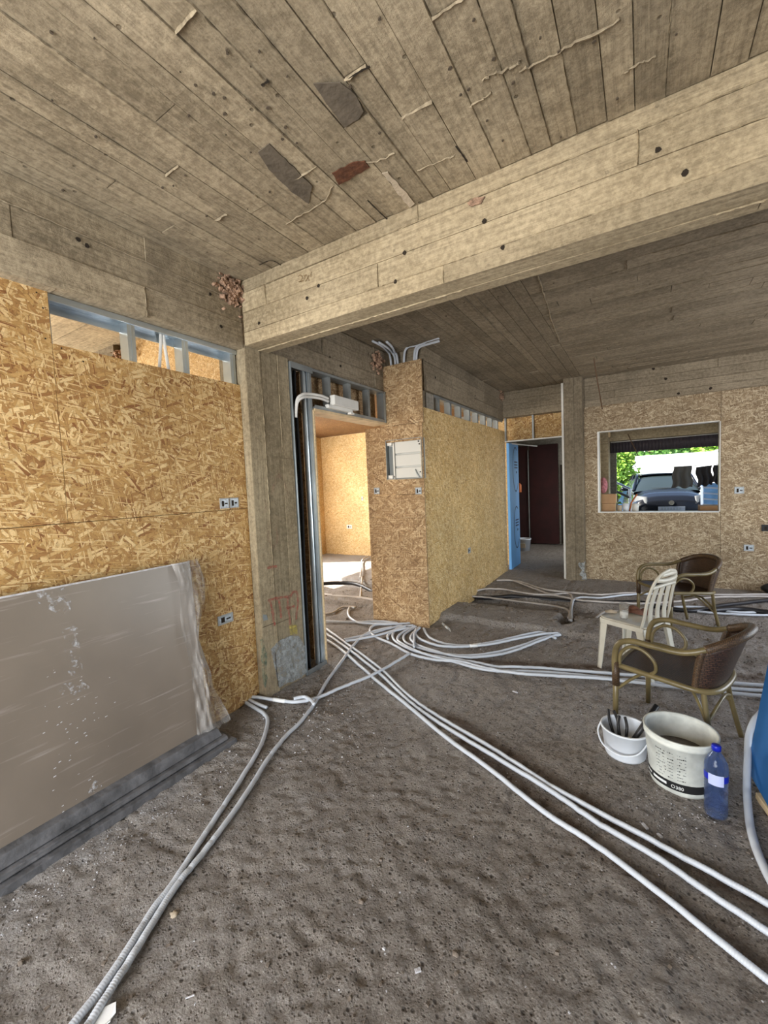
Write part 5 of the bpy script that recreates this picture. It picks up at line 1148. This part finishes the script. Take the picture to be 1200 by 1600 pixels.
cardbox(-.555, -.37, TZ, 1.155, 7.45, 7.70, 'lower cardboard box at the left end behind the window')
cardbox(-.56, -.36, 1.157, 1.30, 7.46, 7.70, 'upper cardboard box stacked at the left end behind the window')
cardbox(.70, 1.02, TZ, 1.10, 7.50, 7.80, 'low cardboard box at the right end behind the window')
mb = MB().grid(lambda u, v: (-.535 + .06 * math.sin(PI * v) ** .5 * math.cos(u * 2 * PI) + .004 * math.sin(u * 31), 7.5 + .05 * math.sin(PI * v) ** .5 * math.sin(u * 2 * PI), 1.31 + v * .26), 20, 12, True)
tag(mb.build('cloth_bundle', 'cloth_pink', None, True), 'pink and dark red cloth bundle on the stacked cardboard boxes', 'cloth')
for i, (x, z1, r_, mt, lb_) in enumerate([(-.23, 1.145, .045, 'bucket_white', 'left small white tub behind the window'), (-.10, 1.145, .048, 'white_plastic', 'right small white tub behind the window'), (-.31, 1.12, .035, 'plaster', 'pinkish cup beside the boxes behind the window')]):
    e_ = empty('plastic_tub', (x, 7.55, TZ)); tag(e_, lb_, 'tub', 'tubs behind the window')
    h = z1 - TZ; MB().lathe([(.0001, 0), (r_ * .85, 0), (r_, h), (r_ * .93, h), (r_ * .8, .006), (.0001, .006)], (0, 0, 0), 20).build('tub', mt, e_, True, local=True); MB().lathe([(.0001, h * .8), (r_ * .9, h * .8), (.0001, h * .79)], (0, 0, 0), 20).build('contents', 'mortar', e_, True, local=True)
tag(MB().tube([(-.185, 7.62, TZ), (-.155, 7.66, 1.15), (-.08, 7.70, 1.28)], .012, 8).build('tool_handle', 'orange', None, True), 'orange brown handle leaning between the white tubs', 'handle')
tag(MB().grid(lambda u, v: (-.345 + u * .07, 7.56 + .02 * math.cos(u * PI), 1.13 + .04 * math.sin(u * PI) * math.sin(v * PI) + .01), 8, 6).build('green_scrap', 'garnish_green', None, True), 'small green scrap on the cup behind the window', 'scrap')

# clothes line with dark garments
YL = 9.7
def L9(x, y): return on(x, y, 1, YL)
cl_ = empty('clothes_line', tuple(L9(1040, 729))); tag(cl_, 'thin line on slim posts carrying the dark clothes outside', 'clothes line')
lA, lB = L9(1038, 730.5), L9(1160, 723); MB().tube([lA, lB], .006, 6).build('line', 'dark_wire', cl_)
for q_ in (lB,): MB().tube([(q_.x, q_.y, 0), q_ + Vector((0, 0, .05))], .02, 8).build('post', 'steel_dull', cl_)
def garment(px, mat, lb_, seed, thick=.02):
    P3 = [L9(*p) for p in px]; c = sum(P3, Vector()) / len(P3); rnd = random.Random(seed)
    mb = MB(); n = 14
    top = [P3[0].lerp(P3[1], k / n) for k in range(n + 1)]; bot = [P3[3].lerp(P3[2], k / n) for k in range(n + 1)]
    def f(u, v):
        k = u * n; j = min(int(k), n - 1); t = k - j; a = top[j].lerp(top[j + 1], t); b_ = bot[j].lerp(bot[j + 1], t); q = a.lerp(b_, v)
        return (q.x + .012 * math.sin(v * 9 + seed), q.y + .03 * math.sin(u * 14 + seed) * (.3 + v), q.z - (.02 * math.sin(u * 11 + seed) * v))
    tag(mb.grid(f, 28, 12).build('garment', mat, None, True, solid=thick), lb_, 'garment', 'clothes hanging outside')
garment([(1052, 730), (1080, 728), (1082, 762), (1050, 761)], 'cloth_grey', 'grey garment hanging left on the line, in front of the car', 1)
garment([(1087, 730), (1111, 727), (1113, 757), (1092, 760)], 'cloth_dark', 'dark garment in the middle of the clothes line', 2)
garment([(1116, 727), (1134, 725), (1134, 757), (1113, 754)], 'cloth_dark', 'dark garment at the right end of the clothes line', 3)
# blue and white striped covers
mb = MB(); YB = 11.2
for i in range(5):
    a = on(1100, 754 + 9 * i, 1, YB); c = on(1135, 756 + 9 * i, 1, YB); d = on(1135, 763 + 9 * i, 1, YB); e = on(1100, 760 + 9 * i, 1, YB)
    mb.hexa([e, d, d + Vector((0, .6, 0)), e + Vector((0, .6, 0)), a, c, c + Vector((0, .6, 0)), a + Vector((0, .6, 0))], mi=0)
a = on(1096, 757, 1, YB); mb.prism([a, on(1103, 757, 1, YB), on(1099, 746, 1, YB)], (0, .4, 0), mi=1)
c0 = on(1099, 757, 1, YB); c1 = on(1135, 794, 1, YB); mb.box((c0.x, YB + .05, -.02), (c1.x, YB + .5, max(c0.z, c1.z) - .05), mi=1)
tag(mb.build('covered_stack', ['tarp_blue', 'tarp_white'], None), 'stack of blue covers with white edges to the right of the car', 'stack')

# car
def car():
    r = empty('car', (.60, 12.6, .0), math.radians(5)); r.scale = (1.07, 1.0, 1.05); tag(r, 'black hatchback parked facing the serving window', 'car')
    def sec(st, n=24, e=3.2):
        def f(u, v):
            k = v * (len(st) - 1); j = min(int(k), len(st) - 2); t = k - j; A, B = st[j], st[j + 1]; y, z0, z1, hw, hy = [A[i] + (B[i] - A[i]) * t for i in range(5)]
            a = 2 * PI * u; cx = math.cos(a); sx = math.sin(a); rr = (abs(cx) ** e + abs(sx) ** e) ** (-1 / e)
            zc, zh = (z0 + z1) / 2, (z1 - z0) / 2; wx = hw + (hy - hw) * max(0, sx)
            return (cx * rr * wx, y, zc + sx * rr * zh)
        return f
    body = [(.004, .50, .54, .02, .02), (-.0, .30, .74, .55, .5), (.02, .25, .86, .68, .62), (.10, .20, .97, .76, .70), (.35, .18, 1.06, .80, .74), (.95, .18, 1.13, .82, .76), (2.0, .18, 1.12, .83, .77), (3.3, .18, 1.10, .83, .77), (3.62, .25, 1.05, .78, .72), (3.7, .4, .9, .6, .6), (3.69, .6, .62, .02, .02)]
    MB().grid(sec(body), 40, 40, True).build('body', 'car_paint', r, True, local=True)
    gh = [(.88, .98, 1.09, .70, .66), (1.15, .98, 1.26, .73, .60), (1.45, .9, 1.44, .75, .57), (1.75, .9, 1.50, .76, .56), (2.6, .9, 1.53, .76, .57), (3.3, .9, 1.48, .75, .55), (3.6, .9, 1.1, .70, .6)]
    MB().grid(sec(gh, e=4), 40, 30, True).build('windows', 'car_glass', r, True, local=True)
    MB().grid(lambda u, v: ((u * 2 - 1) * .52, 1.5 + v * 1.85, 1.50 + .03 * math.sin(PI * v) - .02 * (2 * u - 1) ** 2 + .008), 10, 10).build('roof', 'car_paint', r, True, local=True, solid=.03)
    for s in (-1, 1):
        MB().tube(smooth_path([(s * .70, .92, 1.10), (s * .64, 1.2, 1.28), (s * .575, 1.5, 1.49), (s * .57, 2.4, 1.53), (s * .57, 3.3, 1.48), (s * .68, 3.58, 1.1)], 6), .032, 8).build('roof_rail', 'car_paint', r, True, local=True)
        MB().tube([(s * .76, 2.1, .98), (s * .60, 2.1, 1.5)], .03, 8).build('door_pillar', 'car_paint', r, True, local=True)
        MB().grid(lambda u, v: (s * (.46 + .27 * u), .05 + .28 * u * u + .1 * v - .03, .79 + .17 * v + .04 * u), 8, 6).build('headlight', 'headlight', r, True, local=True, solid=.02)
        MB().tube([(s * .80, 1.05, 1.12), (s * .92, 1.02, 1.15), (s * .97, 1.03, 1.15)], [.03, .085, .06], 10, flat=.75).build('mirror', 'car_paint', r, True, local=True)
        for y in (.68, 3.0):
            ty = MB().tube([(s * .66, y, .29), (s * .83, y, .29)], .30, 28).build('tyre', 'tyre', r, local=True)
            MB().tube([(s * .825, y, .29), (s * .842, y, .29)], [.19, .17], 20).build('wheel_rim', 'chrome', ty, local=True)
    npl = MB().box((-.26, -.03, .63), (.26, -.018, .73)).build('number_plate', 'plate', r, local=True, bevel=.003)
    mb = MB()
    for i in range(7): mb.box((-.20 + i * .058, -.034, .65), (-.165 + i * .058, -.03, .71))
    mb.build('plate_characters', 'label_grey', npl, local=True)
    MB().tube([(0, -.02, .82), (0, .03, .82)], .055, 20).build('emblem', 'chrome', r, local=True)
    MB().box((-.50, -.015, .52), (.50, .01, .58)).build('grille', 'black_plastic', r, local=True, bevel=.01)
    MB().box((-.55, -.01, .22), (.55, .02, .32)).build('lower_grille', 'black_plastic', r, local=True, bevel=.01)
    MB().tube([(-.3, .98, 1.15), (.25, .93, 1.145)], .008, 6).build('wiper', 'black_plastic', r, local=True)
    return r
car()
# long sunlit white wall, gate posts, stair rail, trees
ww = empty('white_wall', (2, 20, 0)); tag(ww, 'long sunlit white wall behind the parked car', 'wall')
a = on(975, 714, 1, 20.0); c = on(1140, 716, 1, 20.0)
MB().box((a.x, 20, -.05), (c.x + 4, 20.3, a.z)).build('wall_panel', 'white_wall_paint', ww)
MB().prism([(2.2, 19.98, a.z), (5.4, 19.98, a.z), (3.6, 19.98, a.z + .45)], (0, .3, 0)).build('gable', 'white_wall_paint', ww)
vb = MB()
a = on(962, 752, 1, 17); c = on(990, 765, 1, 17)
tag(MB().box((a.x, 17, c.z - 1.5), (c.x + 1.0, 17.2, a.z)).build('low_wall', 'tarp_blue', None), 'low blue grey wall left of the car', 'wall')
rl = empty('stair_rail', tuple(on(975, 780, 1, 11.5))); tag(rl, 'sloping pale handrail left of the car', 'handrail')
MB().tube([on(950, 748, 1, 11.5), on(985, 764, 1, 11.5)], .025, 8).build('rail', 'steel', rl); MB().tube([on(950, 762, 1, 11.5), on(985, 778, 1, 11.5)], .03, 8).build('lower_rail', 'dark_wire', rl); _q = on(984, 764, 1, 11.5); MB().tube([_q, (_q.x, _q.y, -.02)], .03, 8).build('post', 'tarp_white', rl)
def tree(name, px, y, rx, rz, lb_, mat, seed, n=1500, bottom=0):
    c = on(*px, 1, y); e = empty(name, (c.x, y, 0)); tag(e, lb_, 'tree' if name == 'tree' else 'shrub', 'greenery outside')
    rnd = random.Random(seed); mb = MB()
    for i in range(n):
        d = Vector((rnd.gauss(0, 1), rnd.gauss(0, 1), rnd.gauss(0, 1))).normalized() * rnd.uniform(.55, 1.0); k = 1 + .22 * math.sin(d.x * 6 + seed) * math.cos(d.z * 7)
        p = Vector((c.x + d.x * rx * k, y + d.y * rx * .6, c.z + d.z * rz * k)); s = rnd.uniform(.03, .075) * y / 18; R3 = Matrix.Rotation(rnd.uniform(0, 6), 3, 'X') @ Matrix.Rotation(rnd.uniform(0, 6), 3, 'Z')
        mb.quad([p + R3 @ Vector(q) for q in ((-s, -s * .5, 0), (s, -s * .5, 0), (s * .8, s * .6, .02), (-s * .8, s * .6, .02))])
    mb.build('foliage', mat, e)
    MB().tube([(c.x, y, -.1), (c.x + .1, y, c.z * .5), (c.x, y, c.z + rz * .3)], [.16, .12, .06], 8).build('trunk', 'bark', e, True)
tree('shrub', (955, 736), 16.5, .75, .95, 'bright green shrub at the left edge of the window view', 'leaf', 1, 4200)
tree('tree', (1015, 700), 24, 1.7, 1.3, 'broad yellow green tree above the white wall, left one', 'leaf_deep', 2, 3600)
tree('tree', (1075, 698), 29, 2.0, 1.5, 'broad yellow green tree above the white wall, middle one', 'leaf', 3, 3600)
tree('tree', (1128, 706), 24, 1.5, 1.4, 'broad yellow green tree above the white wall, right one', 'leaf', 4, 3600)
hs = empty('house', (.5, 34, 0)); tag(hs, 'grey house seen faintly between the trees', 'house'); a = on(976, 706, 1, 34); c = on(994, 714, 1, 34)
MB().box((a.x, 34, -.1), (c.x, 36, a.z)).build('wall_panel', 'concrete_plain', hs); MB().prism([(a.x - .3, 34, a.z), (c.x + .3, 34, a.z), ((a.x + c.x) / 2, 34, a.z + .5)], (0, 2, 0)).build('roof', 'patch_grey', hs)
bpy.context.view_layer.update()
